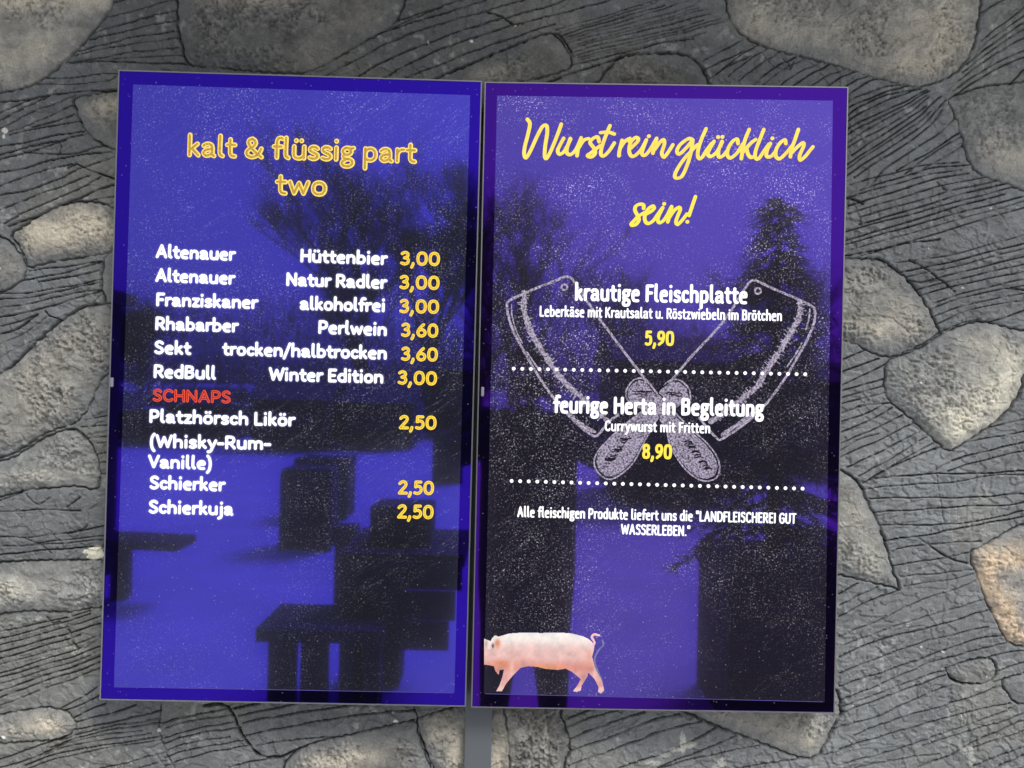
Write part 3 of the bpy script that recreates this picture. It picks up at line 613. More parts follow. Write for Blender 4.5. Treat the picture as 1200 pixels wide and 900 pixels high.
G('u', .84, s(.14,.86,.14,.4,.2,.2,.36,.13,.54,.17,.69,.34), l_(.69,.86,.69,.14))
G('v', .74, l_(.1,.86,.37,.16,.64,.86))
G('w', 1.1, l_(.1,.86,.32,.16,.55,.8,.78,.16,1.0,.86))
G('y', .74, l_(.1,.86,.38,.2), s(.66,.86,.4,.18,.3,-.12,.16,-.28,.06,-.28))
G('z', .66, l_(.12,.86,.56,.86,.12,.14,.58,.14))
for b_, c_ in (('u', 'ü'), ('o', 'ö'), ('a', 'ä')):
    a_, st_ = GL[b_]; w_ = .82
    GL[c_] = (a_, st_ + (l_(w_ * .30, 1.2, w_ * .30, 1.22), l_(w_ * .66, 1.2, w_ * .66, 1.22)))
G('A', .98, l_(.1,.14,.48,1.28,.86,.14), l_(.24,.5,.72,.5))
G('B', .88, l_(.14,.14,.14,1.26,.42,1.26), s(.42,1.26,.62,1.2,.68,1.02,.62,.82,.42,.74), l_(.14,.74,.42,.74), s(.42,.74,.66,.66,.74,.44,.66,.22,.42,.14), l_(.14,.14,.42,.14))
G('C', .88, s(.78,1.1,.62,1.25,.44,1.26,.24,1.12,.13,.86,.12,.56,.22,.3,.42,.14,.62,.15,.78,.3))
G('D', .96, l_(.42,.14,.14,.14,.14,1.26,.42,1.26), s(.42,1.26,.66,1.16,.82,.92,.82,.48,.66,.24,.42,.14))
G('E', .76, l_(.64,1.26,.14,1.26,.14,.14,.64,.14), l_(.14,.72,.56,.72))
G('F', .72, l_(.64,1.26,.14,1.26,.14,.14), l_(.14,.7,.56,.7))
G('G', .94, s(.78,1.1,.62,1.25,.44,1.26,.24,1.12,.13,.86,.12,.56,.22,.3,.42,.14,.62,.15,.8,.3), l_(.8,.26,.8,.64,.54,.64))
G('H', .96, l_(.14,1.26,.14,.14), l_(.82,1.26,.82,.14), l_(.14,.72,.82,.72))
G('I', .34, l_(.16,1.26,.16,.14))
G('K', .86, l_(.14,1.26,.14,.14), l_(.18,.66,.7,1.26), l_(.3,.78,.74,.14))
G('L', .72, l_(.14,1.26,.14,.14,.62,.14))
G('N', 1.0, l_(.14,.14,.14,1.26,.84,.14,.84,1.26))
G('P', .84, l_(.14,.14,.14,1.26,.42,1.26), s(.42,1.26,.64,1.18,.72,.94,.64,.7,.42,.6), l_(.14,.6,.42,.6))
G('R', .88, l_(.14,.14,.14,1.26,.42,1.26), s(.42,1.26,.64,1.18,.71,.96,.64,.74,.42,.64), l_(.14,.64,.42,.64), l_(.42,.64,.76,.14))
G('S', .8, s(.66,1.12,.52,1.25,.32,1.26,.16,1.12,.16,.94,.3,.78,.52,.66,.66,.5,.66,.3,.5,.16,.3,.13,.12,.26))
G('T', .8, l_(.08,1.26,.72,1.26), l_(.4,1.26,.4,.14))
G('U', .92, s(.14,1.26,.14,.5,.2,.26,.36,.14,.56,.14,.72,.26,.78,.5,.78,1.26))
G('V', .9, l_(.08,1.26,.45,.16,.82,1.26))
G('W', 1.3, l_(.08,1.26,.36,.16,.65,1.1,.94,.16,1.22,1.26))
G('0', .86, O_(.12,.74,.14,1.26))
G('2', .78, s(.14,1.06,.24,1.2,.4,1.27,.58,1.2,.64,1.02,.58,.82,.36,.5,.14,.16), l_(.12,.14,.68,.14))
G('3', .74, s(.14,1.14,.3,1.26,.48,1.24,.58,1.08,.54,.88,.32,.74), s(.32,.74,.54,.68,.62,.46,.54,.22,.34,.13,.12,.22))
G('5', .76, l_(.6,1.26,.2,1.26,.18,.78), s(.18,.78,.36,.86,.54,.8,.63,.6,.62,.38,.5,.2,.3,.13,.12,.2))
G('6', .82, s(.56,1.26,.36,1.02,.2,.76,.12,.48,.22,.22,.4,.13,.6,.22,.7,.46,.6,.7,.4,.78,.22,.7,.14,.5))
G('8', .82, s(.4,.72,.22,.82,.16,1.0,.24,1.2,.4,1.27,.56,1.2,.64,1.0,.58,.82,.4,.72,.2,.6,.12,.4,.2,.2,.4,.13,.6,.2,.68,.4,.6,.6,.4,.72))
G('9', .82, s(.24,.14,.46,.34,.62,.62,.7,.9,.6,1.16,.4,1.27,.2,1.16,.12,.92,.22,.7,.4,.62,.58,.7,.68,.88))
G(',', .36, l_(.18,.2,.18,.1,.08,-.16)); G('.', .32, l_(.15,.15,.15,.17)); G(' ', .36)
G('/', .62, l_(.06,-.1,.54,1.36)); G('-', .56, l_(.08,.56,.46,.56))
G('(', .46, s(.36,1.42,.2,1.12,.14,.6,.2,.04,.36,-.26)); G(')', .46, s(.08,1.42,.24,1.12,.3,.6,.24,.04,.08,-.26))
G('"', .5, l_(.12,1.3,.13,1.05), l_(.36,1.3,.35,1.05))
G('&', 1.08, s(.92,.66,.84,.44,.66,.22,.44,.13,.2,.2,.12,.4,.24,.6,.46,.76,.6,.94,.56,1.14,.42,1.24,.26,1.16,.22,.98,.34,.74,.6,.44,.94,.14))

def layout(text, x0, y0, x1, y1, xh, square=False, w=0):
    """strokes of a line of text in picture pixels: baseline from (x0,y0) to (x1,y1), x height xh"""
    sp = .11 if square else .045; tot = sum(GL[c][0] + sp for c in text); ln = math.hypot(x1 - x0, y1 - y0)
    kx = ln / (tot - .12 - sp)
    ux, uy = (x1 - x0) / ln, (y1 - y0) / ln
    out = []; pen = -.02
    for c in text:
        adv, st = GL[c]
        for kind, pts in st:
            if kind == 'c': P = np.array(pts)
            elif kind == 's': P = catmull(pts, False, .09)
            else: P = np.array(pts, float)
            if square and c in 'abcdegopsnhuöäüBCDGPRSU0235689' and kind != 'l':
                cc = (adv - .02) / 2; hw_ = cc - .12; q_ = (P[:, 0] - cc) / hw_; P[:, 0] = cc + hw_ * np.sign(q_) * np.abs(q_) ** .62
            X = (P[:, 0] + pen) * kx; Y = P[:, 1] * xh
            # keep the stroke's outer edge on the base line and x height whatever its weight
            Y = np.where(P[:, 1] < .3, Y - (.14 * xh - w / 2) * (P[:, 1] > 0), np.where((P[:, 1] > .6) & (P[:, 1] < 1.0), Y + (.14 * xh - w / 2), Y))
            out.append(np.c_[x0 + ux * X + uy * Y, y0 + uy * X - ux * Y])
        pen += adv + sp
    return out
def ribbon(strokes, w, taper=None):
    """flat round-ended strokes of width w; returns 2D verts, triangles, edge weight"""
    V2 = []; F = []; A = []
    def disc(c, r, n=10):
        b = len(V2); V2.append(tuple(c)); A.append(1)
        for i in range(n):
            t = 2 * math.pi * i / n; V2.append((c[0] + r * math.cos(t), c[1] + r * math.sin(t))); A.append(0)
        for i in range(n): F.append((b, b + 1 + i, b + 1 + (i + 1) % n))
    for P in strokes:
        m = len(P)
        if m < 2: continue
        W = [w] * m if taper is None else [w * taper(i / (m - 1)) for i in range(m)]
        for i in range(m - 1):
            a, b_ = P[i], P[i + 1]; d = b_ - a; ln = math.hypot(*d)
            if ln < 1e-6: continue
            nx, ny = -d[1] / ln, d[0] / ln; k = len(V2); r0, r1 = W[i] / 2, W[i + 1] / 2
            V2 += [(a[0] + nx * r0, a[1] + ny * r0), tuple(a), (a[0] - nx * r0, a[1] - ny * r0), (b_[0] + nx * r1, b_[1] + ny * r1), tuple(b_), (b_[0] - nx * r1, b_[1] - ny * r1)]
            A.extend([0, 1, 0, 0, 1, 0])
            F += [(k, k + 1, k + 4), (k, k + 4, k + 3), (k + 1, k + 2, k + 5), (k + 1, k + 5, k + 4)]
        for i in range(m): disc(P[i], W[i] / 2, 10 if i in (0, m - 1) else 8)
    return np.array(V2), np.array(F), np.array(A, float)
def flat(name, V2, F, mat, parent, y, A=None, label=None, jitter=0.0):
    X, Z = on_plane(V2[:, 0], V2[:, 1], y)
    V3 = np.c_[X, np.full(len(X), y), Z]
    o = np_mesh(name, V3, F, mat, parent, False, None if A is None else np.repeat(A[:, None], 3, 1))
    if label: o["label"] = label
    return o

WHITE = lit("white_pixels", (1.0, 1.0, 1.0), 1.15)
WHITE_IN = lit("white_pixels_inline", (.58, .60, .76), 1.0, .4, scale=900)
YEL = lit("yellow_pixels", (1.0, .74, .16), 1.0)
YEL_IN = lit("yellow_pixels_inline", (.50, .31, .06), 1.0, .55, scale=900)
YEL2 = lit("price_yellow", (1.0, .68, .08), 1.0); YEL2_IN = lit("price_yellow_inline", (.70, .48, .04), 1.0, .5, scale=900)
GOLD = lit("script_yellow", (1.0, .73, .13), 1.0, .08, scale=60); LEMON = lit("lemon_yellow", (1.0, .78, .09), 1.0)
RED = lit("red_pixels", (.78, .085, .035), 1.0); RED_IN = lit("red_pixels_inline", (.30, .03, .04), 1.0, .4, scale=900)
GLOW = halo_mat("white_glow", (.75, .78, 1.0), .30); GLOWD = halo_mat("yellow_glow", (1.0, .6, .15), .05)
CHALK = lit("chalk_line", (.33, .29, .37), 1.0, .7, .16, 330); CHALK_FILL = lit("chalk_rubbed", (.34, .30, .37), 1.0, .8, .26, 330)
DARKPX = lit("dark_pixels", (.012, .011, .02), 1.0)

def display(quadpx, apx, name_label, mats, latch):
    q = [on_plane(x, y, 0.0) for x, y in quadpx]
    cx = sum(p[0] for p in q) / 4; zb = min(p[1] for p in q)
    e = empty("menu_display", (cx, 0.02, zb), name_label, "screen", "pair of menu displays on the rock wall")
    C = np.array(q); mid = C.mean(0)
    def ringpts(off):  # shrink toward the middle by off metres on every side
        u = (C[1] - C[0]) / np.linalg.norm(C[1] - C[0]); v = (C[3] - C[0]) / np.linalg.norm(C[3] - C[0])
        sg = [(1, 1), (-1, 1), (-1, -1), (1, -1)]
        return [C[i] + u * sg[i][0] * off + v * sg[i][1] * off for i in range(4)]
    o0, o1 = ringpts(0.0), ringpts(0.0021)
    mb = MB()   # rim: front face, inner lip and outer side
    for i in range(4):
        j = (i + 1) % 4; A0, A1, B0, B1 = o0[i], o0[j], o1[i], o1[j]
        f = lambda p, y: (p[0], y, p[1])
        mb.face([f(A0, -.0012), f(A1, -.0012), f(B1, -.0012), f(B0, -.0012)])
        mb.face([f(B0, -.0012), f(B1, -.0012), f(B1, .004), f(B0, .004)])
        mb.face([f(A0, -.0012), f(A0, .012), f(A1, .012), f(A1, -.0012)])
    mb.build("rim", M_ALU, e)
    mb = MB(); f = lambda p, y: (p[0], y, p[1]); o2 = ringpts(.004)
    for i in range(4):
        j = (i + 1) % 4; mb.face([f(o2[i], .0118), f(o2[i], .036), f(o2[j], .036), f(o2[j], .0118)])
    mb.face([f(p, .036) for p in o2][::-1]); mb.face([f(p, .0118) for p in o0])
    mb.build("housing", M_BLACK, e)
    mb = MB(); mb.face([f(p, 0.0) for p in o1][::-1])
    mb.build("bezel_glass", mats[0], e)
    a = [on_plane(x, y, -.0004) for x, y in apx]
    mb = MB(); mb.face([(p[0], -.0004, p[1]) for p in a][::-1])
    mb.build("picture_area", mats[1], e)
    # fine bright seam where the lit panel meets the black border
    V2, F, A = ribbon([np.array([apx[3], apx[2]], float) + np.array([[2, 0], [-2, 0]])], .6)
    flat("seam_line", V2, F, lit("seam_pixels", (.10, .08, .30), 1.0), e, -.0007)
    lx, lz = on_plane(latch[0], latch[1], 0.0)
    mb = MB(); mb.box((lx, .003, lz), (.0055, .012, .017)); mb.build("side_button", simple("grey_plastic", (.22, .22, .25), .4), e, .0015)
    return e

BLUE_BEZ = display_material("coated_glass_border", (.022, .005, .35), (.005, .003, .010), (.0016, .0014, .004), (.30, .28, .42), 0.0, 3.1, 0.0)
BLUE_PIC = display_material("coated_glass_picture", (.030, .020, .47), (.034, .034, .056), (.010, .010, .013), (.34, .35, .42), .45, 7.7, .6)
VIO_BEZ = display_material("coated_glass_border_violet", (.040, .005, .235), (.008, .004, .010), (.0016, .0014, .004), (.30, .28, .42), 0.0, 13.1, 0.0)
VIO_PIC = display_material("coated_glass_picture_violet", (.044, .022, .345), (.040, .033, .048), (.011, .010, .014), (.48, .45, .54), .85, 17.3, .38)
ldisp = display([(139,82),(565,95),(546,828),(117,820)], [(156,99),(551,111.5),(532.5,812),(133.5,805)], "tall display with the drinks list under the yellow heading kalt und fluessig part two",
                (BLUE_BEZ, BLUE_PIC), (131.4, 448))
rdisp = display([(568,96),(994,102),(978,836),(552,829)], [(582.5,112),(976,118),(966.5,822.5),(567,813)], "tall display with the sausage menu, crossed cleavers drawing and a pink pig",
                (VIO_BEZ, VIO_PIC), (565.5, 459))

TY = -.0012
def text(parent, name, txt, x0, y0, x1, y1, xh, w, mat, inline=None, inw=.3, glow=None, layer=0.0, label=None):
    st = layout(txt, x0, y0, x1, y1, xh, parent is rdisp, w)
    V2, F, A = ribbon(st, w)
    o = flat(name, V2, F, mat, parent, TY - layer, label=label)
    if inline is not None:
        st2 = [p + np.array([-.06 * w, 0]) for p in st]
        V2, F, A = ribbon(st2, w * inw); k_ = flat("letter_inline", V2, F, inline, parent, TY - layer - .0003); k_["kind"] = "stuff"; k_.parent = o
    if glow is not None:
        V2, F, A = ribbon(st, w * 2.5)
        c = glow
        flat("text_glow", V2, F, c, parent, TY + .0001, A)
    return o
# ---- left display
text(ldisp, "headline", "kalt & flüssig part", 219.5, 184.3, 485.5, 192.3, 19.3, 5.6, YEL, YEL_IN, .50, GLOWD)
text(ldisp, "headline", "two", 323, 229, 381, 230.8, 19.3, 5.6, YEL, YEL_IN, .50, GLOWD)
rows = [("Altenauer", 183, 302.4, 274, 305.8), ("Altenauer", 182.5, 330.4, 273.5, 333.8), ("Franziskaner", 183, 358.9, 300.5, 362.3), ("Rhabarber", 182, 387, 277.5, 389.8),
        ("Sekt", 181, 415, 222, 416.2), ("RedBull", 180, 443, 251.5, 445.2), ("Platzhörsch Likör", 175, 495.6, 344, 500), ("(Whisky-Rum-", 175.5, 525, 316, 527.5),
        ("Vanille)", 174, 548.8, 247, 550.8), ("Schierker", 175.5, 573.4, 262, 576), ("Schierkuja", 174.5, 601.8, 272, 604.4),
        ("Hüttenbier", 352, 307.5, 452, 310.8), ("Natur Radler", 335.5, 335.2, 451.5, 338.8), ("alkoholfrei", 351.5, 363.4, 450, 366), ("Perlwein", 373, 391.2, 452, 394),
        ("trocken/halbtrocken", 261, 416.6, 452, 421.6), ("Winter Edition", 315.5, 446.3, 448, 449.6)]
for t_, a_, b_, c_, d_ in rows:
    text(ldisp, "menu_item", t_, a_, b_, c_, d_, 11.5, 3.45, WHITE, WHITE_IN, .20, GLOW)
text(ldisp, "menu_section", "SCHNAPS", 179, 470.6, 269, 473, 10.8, 3.3, RED, RED_IN, .32, None, 0, "red word in the white list")
for t_, a_, b_, c_, d_ in [("3,00", 469, 310.8, 514, 312), ("3,00", 468, 338.9, 513.5, 340), ("3,00", 468, 367, 513, 368), ("3,60", 470, 394.8, 512, 396), ("3,60", 470, 422.8, 511.5, 424), ("3,00", 466, 450.6, 510.5, 452),
                           ("2,50", 467.5, 503, 510, 504), ("2,50", 466.5, 579.4, 507, 580.4), ("2,50", 465.5, 607.6, 506.5, 608.6)]:
    text(ldisp, "price", t_, a_, b_, c_, d_, 12.0, 3.5, YEL2, YEL2_IN, .40)
# ---- right display: brush script
SCR = [
 [(618,139.8),(621,145),(618.8,157),(615,172),(614.3,181),(616.5,184.8),(621,178),(630,158.5),(636,148),(640.5,147.3),(641.3,155.5),(639,170.5),(638.3,182.5),(640.5,185.5),(645,178),(652.5,160),(657.8,145.5)],
 [(660.5,162),(656,170.5),(653.5,176.5),(655.8,180.6),(661.5,177),(668.8,163)], [(668.3,162.3),(664.5,173.5),(664.5,179.5),(669,181),(675,175),(681,162)], [(681,161.5),(677.3,175),(676.2,182.5)], [(678,173.5),(684,164.5),(690,162.3)],
 [(702,166),(700.5,160.8),(696,161.5),(691.5,166.8),(696,173.5),(697.5,179.5),(693,184),(688.5,182.5),(693,178.8),(703.5,170.5)],
 [(714.8,147.3),(709.5,160),(705,173.5),(704.3,181),(708,182.5),(714,176.5),(720,167.5)], [(703.5,155.5),(712.5,154.8),(720,157)],
 [(729,164.5),(726,176.5),(725.3,182.5)], [(726.8,173.5),(732,166),(738,162.3),(737.5,166)],
 [(739.5,173.5),(747,166),(747.8,162.3),(744,161.5),(738.8,167.5),(737.3,176.5),(739.5,182.5),(744,182.5),(751.5,175),(757.5,164)], [(757.5,163.8),(753.8,173.5),(752.3,180.3),(756,181.8),(762,175),(769,163)], [(760.2,159.7),(760.6,159.5)],
 [(769.5,162.3),(765,179.5)], [(767.3,175),(774,166),(777.8,163.8),(778.5,169),(775.5,179.5),(777.8,184),(780,182.5),(784.7,175.8),(788.6,169.6)],
 [(811,163.3),(806.4,162.6),(797,169.6),(793.2,177.3),(796.3,180.4),(803.3,174.2),(811.9,164.1)], [(811.9,164.1),(809.6,178.9),(804.9,194.4),(798.7,206.9),(791.7,208.4),(791.7,202.2),(800.2,188.2),(811.1,175.8),(817.3,169.6)],
 [(827.4,150.9),(822,163.3),(818.1,175.8),(818.1,184.3),(822,185.1),(828.2,175.8),(834,168)],
 [(836.8,165.5),(831.8,174.2),(829.4,180.4),(833,183.4),(840,178),(846.6,166.2)], [(846.1,165.7),(842.2,175.8),(842.2,183.6),(846.9,182.8),(851.6,177.3)], [(841.4,160.7),(841.8,160.5)], [(846.4,160.5),(846.8,160.3)],
 [(864.8,168),(864,163.3),(859.3,164.9),(853.9,172.7),(852.3,181.2),(856.2,185.1),(864,178.9),(871,168)],
 [(878,151.7),(873.3,163.3),(870.2,175.8),(868.7,185.9)], [(870.2,178.9),(879.6,168),(885.8,163.3)], [(874.9,174.2),(876.5,180.4),(879.6,184.3),(884.2,183.6)],
 [(895.1,151.7),(890.5,163.3),(885.8,175.8),(885,184.3),(888.9,185.9),(895.1,177.3),(901,169)], [(902.9,168),(899,175.8),(898.2,182.8),(902.9,183.6),(907.6,178.9)], [(904.9,162.2),(905.3,162)],
 [(920.8,168),(920,164.1),(915.3,166.4),(909.9,174.2),(909.1,182.8),(913.8,185.9),(921.6,178.9),(928,171)],
 [(935.6,151.7),(931.7,163.3),(927.8,174.2),(926.2,183.6)], [(927.8,178.9),(935.6,171.1),(941,167.2),(941.8,171.1),(937.1,182),(937.9,187.5),(943.3,183.6),(949.6,175.8),(952.7,171.9)]]
SCR2 = [
 [(754.2,244.2),(754.2,240.4),(750,239.2),(745,241.7),(744.2,246.7),(747.1,252.5),(748.8,257.5),(745.8,262.5),(741.7,264.2),(739.6,262.9),(743.3,258.3),(748.3,253.3),(755,249.2)],
 [(757.5,250.8),(763.3,247.5),(766.7,243.8),(765.8,241.7),(761.7,242.9),(756.7,249.2),(755.4,255.8),(757.1,260.8),(760.8,261.7),(765.8,258.3),(770,252.5),(776,244)],
 [(776.7,243.3),(772.5,251.7),(770.8,257.5),(772.5,260.8),(776.7,259.2),(781.7,252.5),(786.5,243)], [(778.1,239),(778.5,238.8)],
 [(787.1,242.1),(785,251.7),(782.5,260)], [(784.2,255),(790,246.7),(795.8,242.9),(797.1,245.8),(794.2,253.3),(792.1,260),(794.2,262.9),(799.2,258.3),(805,250.8)],
 [(815,230.4),(810.8,242.5),(807.5,252.5)], [(805.3,260),(805.7,259.8)]]
def brush(strokes, w):
    V, F, A = [], [], []; n = 0
    for p in strokes:
        P = catmull(p, False, 1.2); m = len(P); out = []
        d = np.gradient(P, axis=0) if m > 2 else np.tile([1, -1], (m, 1)).astype(float)
        d /= (np.linalg.norm(d, axis=1, keepdims=True) + 1e-9)
        # a nib that is thick on the down strokes and thin on the rising joins
        ww = w * (0.80 + .24 * np.abs(d[:, 0] * .35 + d[:, 1] * .93)) if m > 3 else np.full(m, w * 1.02)
        for i in range(m - 1):
            v, f, a = ribbon([P[i:i + 2]], float(ww[i])); V.append(v); F.append(f + n); n += len(v)
    return np.vstack(V), np.vstack(F)
V2, F = brush(SCR, 4.35); flat("headline", V2, F, GOLD, rdisp, TY, label="brush script heading Wurst rein gluecklich")
V2, F = brush(SCR2, 4.3); flat("headline", V2, F, LEMON, rdisp, TY, label="brush script word sein with exclamation mark")
B = "menu_item"
text(rdisp, B, "krautige Fleischplatte", 674, 352.6, 874.5, 356.4, 15.2, 3.6, WHITE)
text(rdisp, "menu_note", "Leberkäse mit Krautsalat u. Röstzwiebeln im Brötchen", 632.5, 371.0, 915.5, 376.4, 9.4, 2.05, WHITE)
text(rdisp, "price", "5,90", 756, 405, 788.5, 405.6, 12.8, 3.3, LEMON)
text(rdisp, B, "feurige Herta in Begleitung", 649, 484.2, 893.5, 488.6, 15.0, 3.6, WHITE)
text(rdisp, "menu_note", "Currywurst mit Fritten", 709, 505.2, 831.5, 508, 9.2, 2.05, WHITE)
text(rdisp, "price", "8,90", 753, 537.6, 786, 538.4, 12.8, 3.3, LEMON)
text(rdisp, "menu_note", 'Alle fleischigen Produkte liefert uns die "LANDFLEISCHEREI GUT', 606.5, 606, 932, 614, 9.2, 2.05, WHITE)
text(rdisp, "menu_note", 'WASSERLEBEN."', 728, 626.4, 808, 628.6, 9.2, 2.05, WHITE)
for (xa, ya, xb, yb) in ((602, 432, 943.5, 438.6), (599.5, 563.6, 940.5, 572.6)):
    st = [np.array([[xa + (xb - xa) * k / 34, ya + (yb - ya) * k / 34], [xa + (xb - xa) * k / 34 + .1, ya + (yb - ya) * k / 34]]) for k in range(35)]
    V2, F, A = ribbon(st, 4.3); flat("dotted_rule", V2, F, WHITE, rdisp, TY)

# ---- crossed cleavers in chalk
rj = random.Random(9)
def rough_line(pts, w, jag, step=1.5):
    P = catmull(pts, False, step); out = [P]
    V2, F, A = [], [], []
    n = 0
    for i in range(len(P) - 1):
        ww = w * (1 + jag * rj.uniform(-.5, .7))
        c = P[i:i + 2] + np.array([[rj.uniform(-1, 1), rj.uniform(-1, 1)]]) * w * jag * .22
        v, f, a = ribbon([c], ww); V2.append(v); F.append(f + n); n += len(v)
        if jag > .6 and rj.random() < .55:
            d = P[i + 1] - P[i]; nrm = (1.35 if jag > 1 else 1) * np.array([-d[1], d[0]]) / (np.hypot(*d) + 1e-6) * rj.choice([-1, 1]) * w * rj.uniform(.6, 1.5)
            v, f, a = ribbon([np.array([P[i], P[i] + nrm + d * rj.uniform(-1, 1)])], w * .28); V2.append(v); F.append(f + n); n += len(v)
    return np.vstack(V2), np.vstack(F)
def join(parts):
    V, F, n = [], [], 0
    for v, f in parts: V.append(v); F.append(f + n); n += len(v)
    return np.vstack(V), np.vstack(F)
def polyfill(pts, step=6):
    P = catmull(pts, True, step); c = P.mean(0); V2 = np.vstack([[c], P]); m = len(P)
    return V2, np.array([(0, 1 + i, 1 + (i + 1) % m) for i in range(m)])
CL = [
 rough_line([(770,462),(760,450),(745,430),(720,397),(690,356),(672,329),(667,325),(663,324),(648,330),(625.5,338.9),(604,348.5),(596,353),(594,358),(596,371),(603,391),(616.5,416),(632.5,443),(653,472),(671,491.5),(687,505.5),(697.2,511.2),(704,506),(714.7,493.3),(725,486)], 2.7, .28),
 rough_line([(599.5,357),(600.5,372),(606,390),(612,402)], 1.3, .5), rough_line([(617,412),(625,424),(634,436)], 1.6, .6), rough_line([(666,485),(676,494),(688,502),(697,506)], 4.0, .45),
 rough_line([(614,343),(614,360.5),(617.6,376.5),(625.5,394.7),(637,413),(648.3,431),(662,449.3),(677.9,463),(690,474),(703,487),(712,492)], 4.0, 1.15),
 rough_line([(770,464),(790,442),(810,418),(840,386),(858,362),(871,341),(878,331),(884,328.5),(893,332),(910,340),(934,350),(950,358),(955,364),(954,378),(946,398),(936,416),(924,437),(914,452),(898,473),(882,489),(864,503),(845,515),(840,513),(830,503),(820,490)], 2.7, .28),
 rough_line([(949,362),(948,374),(944,386)], 1.6, .6), rough_line([(940,402),(932,416),(922,430)], 1.5, .6), rough_line([(886,480),(872,492),(856,503),(846,510)], 4.0, .45),
 rough_line([(938,353),(936,372),(928,388),(916,408),(900,432),(886,454),(868,468),(850,482),(834,494)], 4.0, 1.15)]
for hx, hy in ((661.3, 336.6), (888.2, 341)):
    ring = [(hx + 3.6 * math.cos(t), hy + 3.4 * math.sin(t)) for t in np.linspace(0, 2 * math.pi, 12)]
    CL.append(rough_line(ring, 2.2, .2))
V2, F = join(CL); flat("cleaver_outline", V2, F, CHALK, rdisp, TY + .0003)
lobes = [
 [(773,480),(760,476),(747,486),(731.3,498.5),(716,513),(702,529),(699,542),(702,551),(710,558),(719,558),(730,551.5),(741,540),(748.5,527),(756,512.5),(764,498.5),(771.8,487)],
 [(770,480),(774,490),(782,505),(787,523),(796,538),(806,550),(817,558.5),(829,561),(838,557),(841,547),(836.5,534),(826,520),(811,506.5),(794,490),(784,478)],
 [(772,478),(752,480),(738,470),(736,457),(742,449),(749,445.5),(757,447.5),(764,456),(771,464)], [(770,480),(772,462),(780,452),(789,447),(797,448.5),(805,456),(807,466),(797,475),(785,480)]]
V2, F = join([polyfill(p) for p in lobes]); flat("cleaver_handle", V2, F, CHALK_FILL, rdisp, TY + .0005)
lo = [
 [(771.8,489),(765.6,498.5),(757.8,512.5),(750,528),(742.2,542),(731.3,552.9),(719,560.7),(709.6,560.7),(700.2,552.9),(696.3,542),(700.2,529.6),(714.2,514),(731.3,498.5),(746.9,486),(765,474)],
 [(773.3,490.7),(781,504.7),(785.8,523.3),(795,539),(804.5,551.3),(817,560.7),(829.3,563.8),(840.2,559),(843.4,546.7),(838.7,532.7),(827.8,518.7),(812.2,504.7),(795,487.6),(783,474)],
 [(738,472),(733.7,465),(734.5,456.5),(740.7,447),(748.5,443.2),(757.8,445.6),(765.6,455),(771.8,462.7)], [(771,466),(779.6,450.2),(789,444.8),(798.2,446.3),(806.8,455),(809,466),(804,474)]]
V2, F = join([rough_line(p, 1.7, .25) for p in lo]); flat("cleaver_handle_outline", V2, F, CHALK, rdisp, TY + .0003)
hatch = []
for (cx_, cy_, sg) in ((722, 530, 1), (818, 533, -1), (752, 462, 1), (790, 462, -1)):
    big = cy_ > 500
    for k in range(24 if big else 8):
        u = rj.uniform(-17, 17) if big else rj.uniform(-8, 8); v = rj.uniform(-2, 10) if big else rj.uniform(-3, 3)
        x = cx_ + (-u * .75 * sg if big else u); y = cy_ + (u if big else v)
        ln = rj.uniform(5, 13) if big else rj.uniform(5, 11); sl = -.22 * sg
        hatch.append(rough_line([(x - ln / 2, y - sl * -ln / 2), (x, y + rj.uniform(-.6, .6)), (x + ln / 2, y + sl * ln / 2)], rj.uniform(.7, 1.35), .7, 1.2))
hatch.append(rough_line([(777,466),(771,459),(779,452),(783,449)], 1.6, .3)); hatch.append(rough_line([(758,449),(764,456),(769,463)], 1.2, .3))
V2, F = join(hatch); flat("cleaver_hatching", V2, F, DARKPX, rdisp, TY + .0002)

# ---- the pig
pig = [(567.4,748.5),(571.2,750),(575,751.4),(577,747.5),(580,744.6),(584.4,746),(590,744.4),(596.7,742.5),(611.8,741.4),(634,741.8),(657,741.4),(668,742.2),(676,743.8),(684,746),(689.2,748.5),(693.9,752.3),(696.5,757),(695.8,761.8),(693.9,769.3),(696.8,780.7),(700.5,789),(704.3,795.8),(706.6,802),(708.1,809),(704.3,812.8),(700.9,810.9),(701.5,805.2),(696.8,795.8),(689.2,788.2),(688.3,792.9),(681.6,803.3),(680.7,809),(676,810.9),(671.3,809.9),(676,804.3),(680.7,795.8),(670.3,787.3),(662.8,783.5),(654,785),(645.8,784.4),(638,783.6),(630.7,781.6),(619.3,780.7),(609.9,782.5),(602.3,790.1),(592.9,801.4),(588.2,809.9),(581.5,809.9),(585.3,803.3),(589.1,792),(590.6,784.4),(585.3,785.4),(584.4,791),(580.6,786.3),(578.7,780.7),(574,779.7),(567.4,778.8)]
PP = np.array(pig)
px_, py_ = np.meshgrid(np.arange(566.4, 710.6, .5), np.arange(739, 815, .5))
def pip(P, x, y):
    m = np.zeros(x.shape, bool)
    for a, b in zip(P, np.roll(P, -1, axis=0)):
        c = (a[1] > y) != (b[1] > y); m ^= c & (x < (b[0] - a[0]) * (y - a[1]) / (b[1] - a[1] + 1e-12) + a[0])
    return m
cm = pip(PP, px_[:-1, :-1] + .25, py_[:-1, :-1] + .25)
tt = np.clip((py_ - 741) / 44, 0, 1)
n1 = fbm(px_, py_, 1 / 9, 5, 4); n2 = fbm(px_, py_, 1 / 3, 8, 2)
def mixc(a, b, t): return np.array(a) * (1 - t[..., None]) + np.array(b) * t[..., None]
pc = mixc((1.0, .93, .88), (.92, .58, .55), sstep(tt + .25 * (n1 - .5), .12, .55))
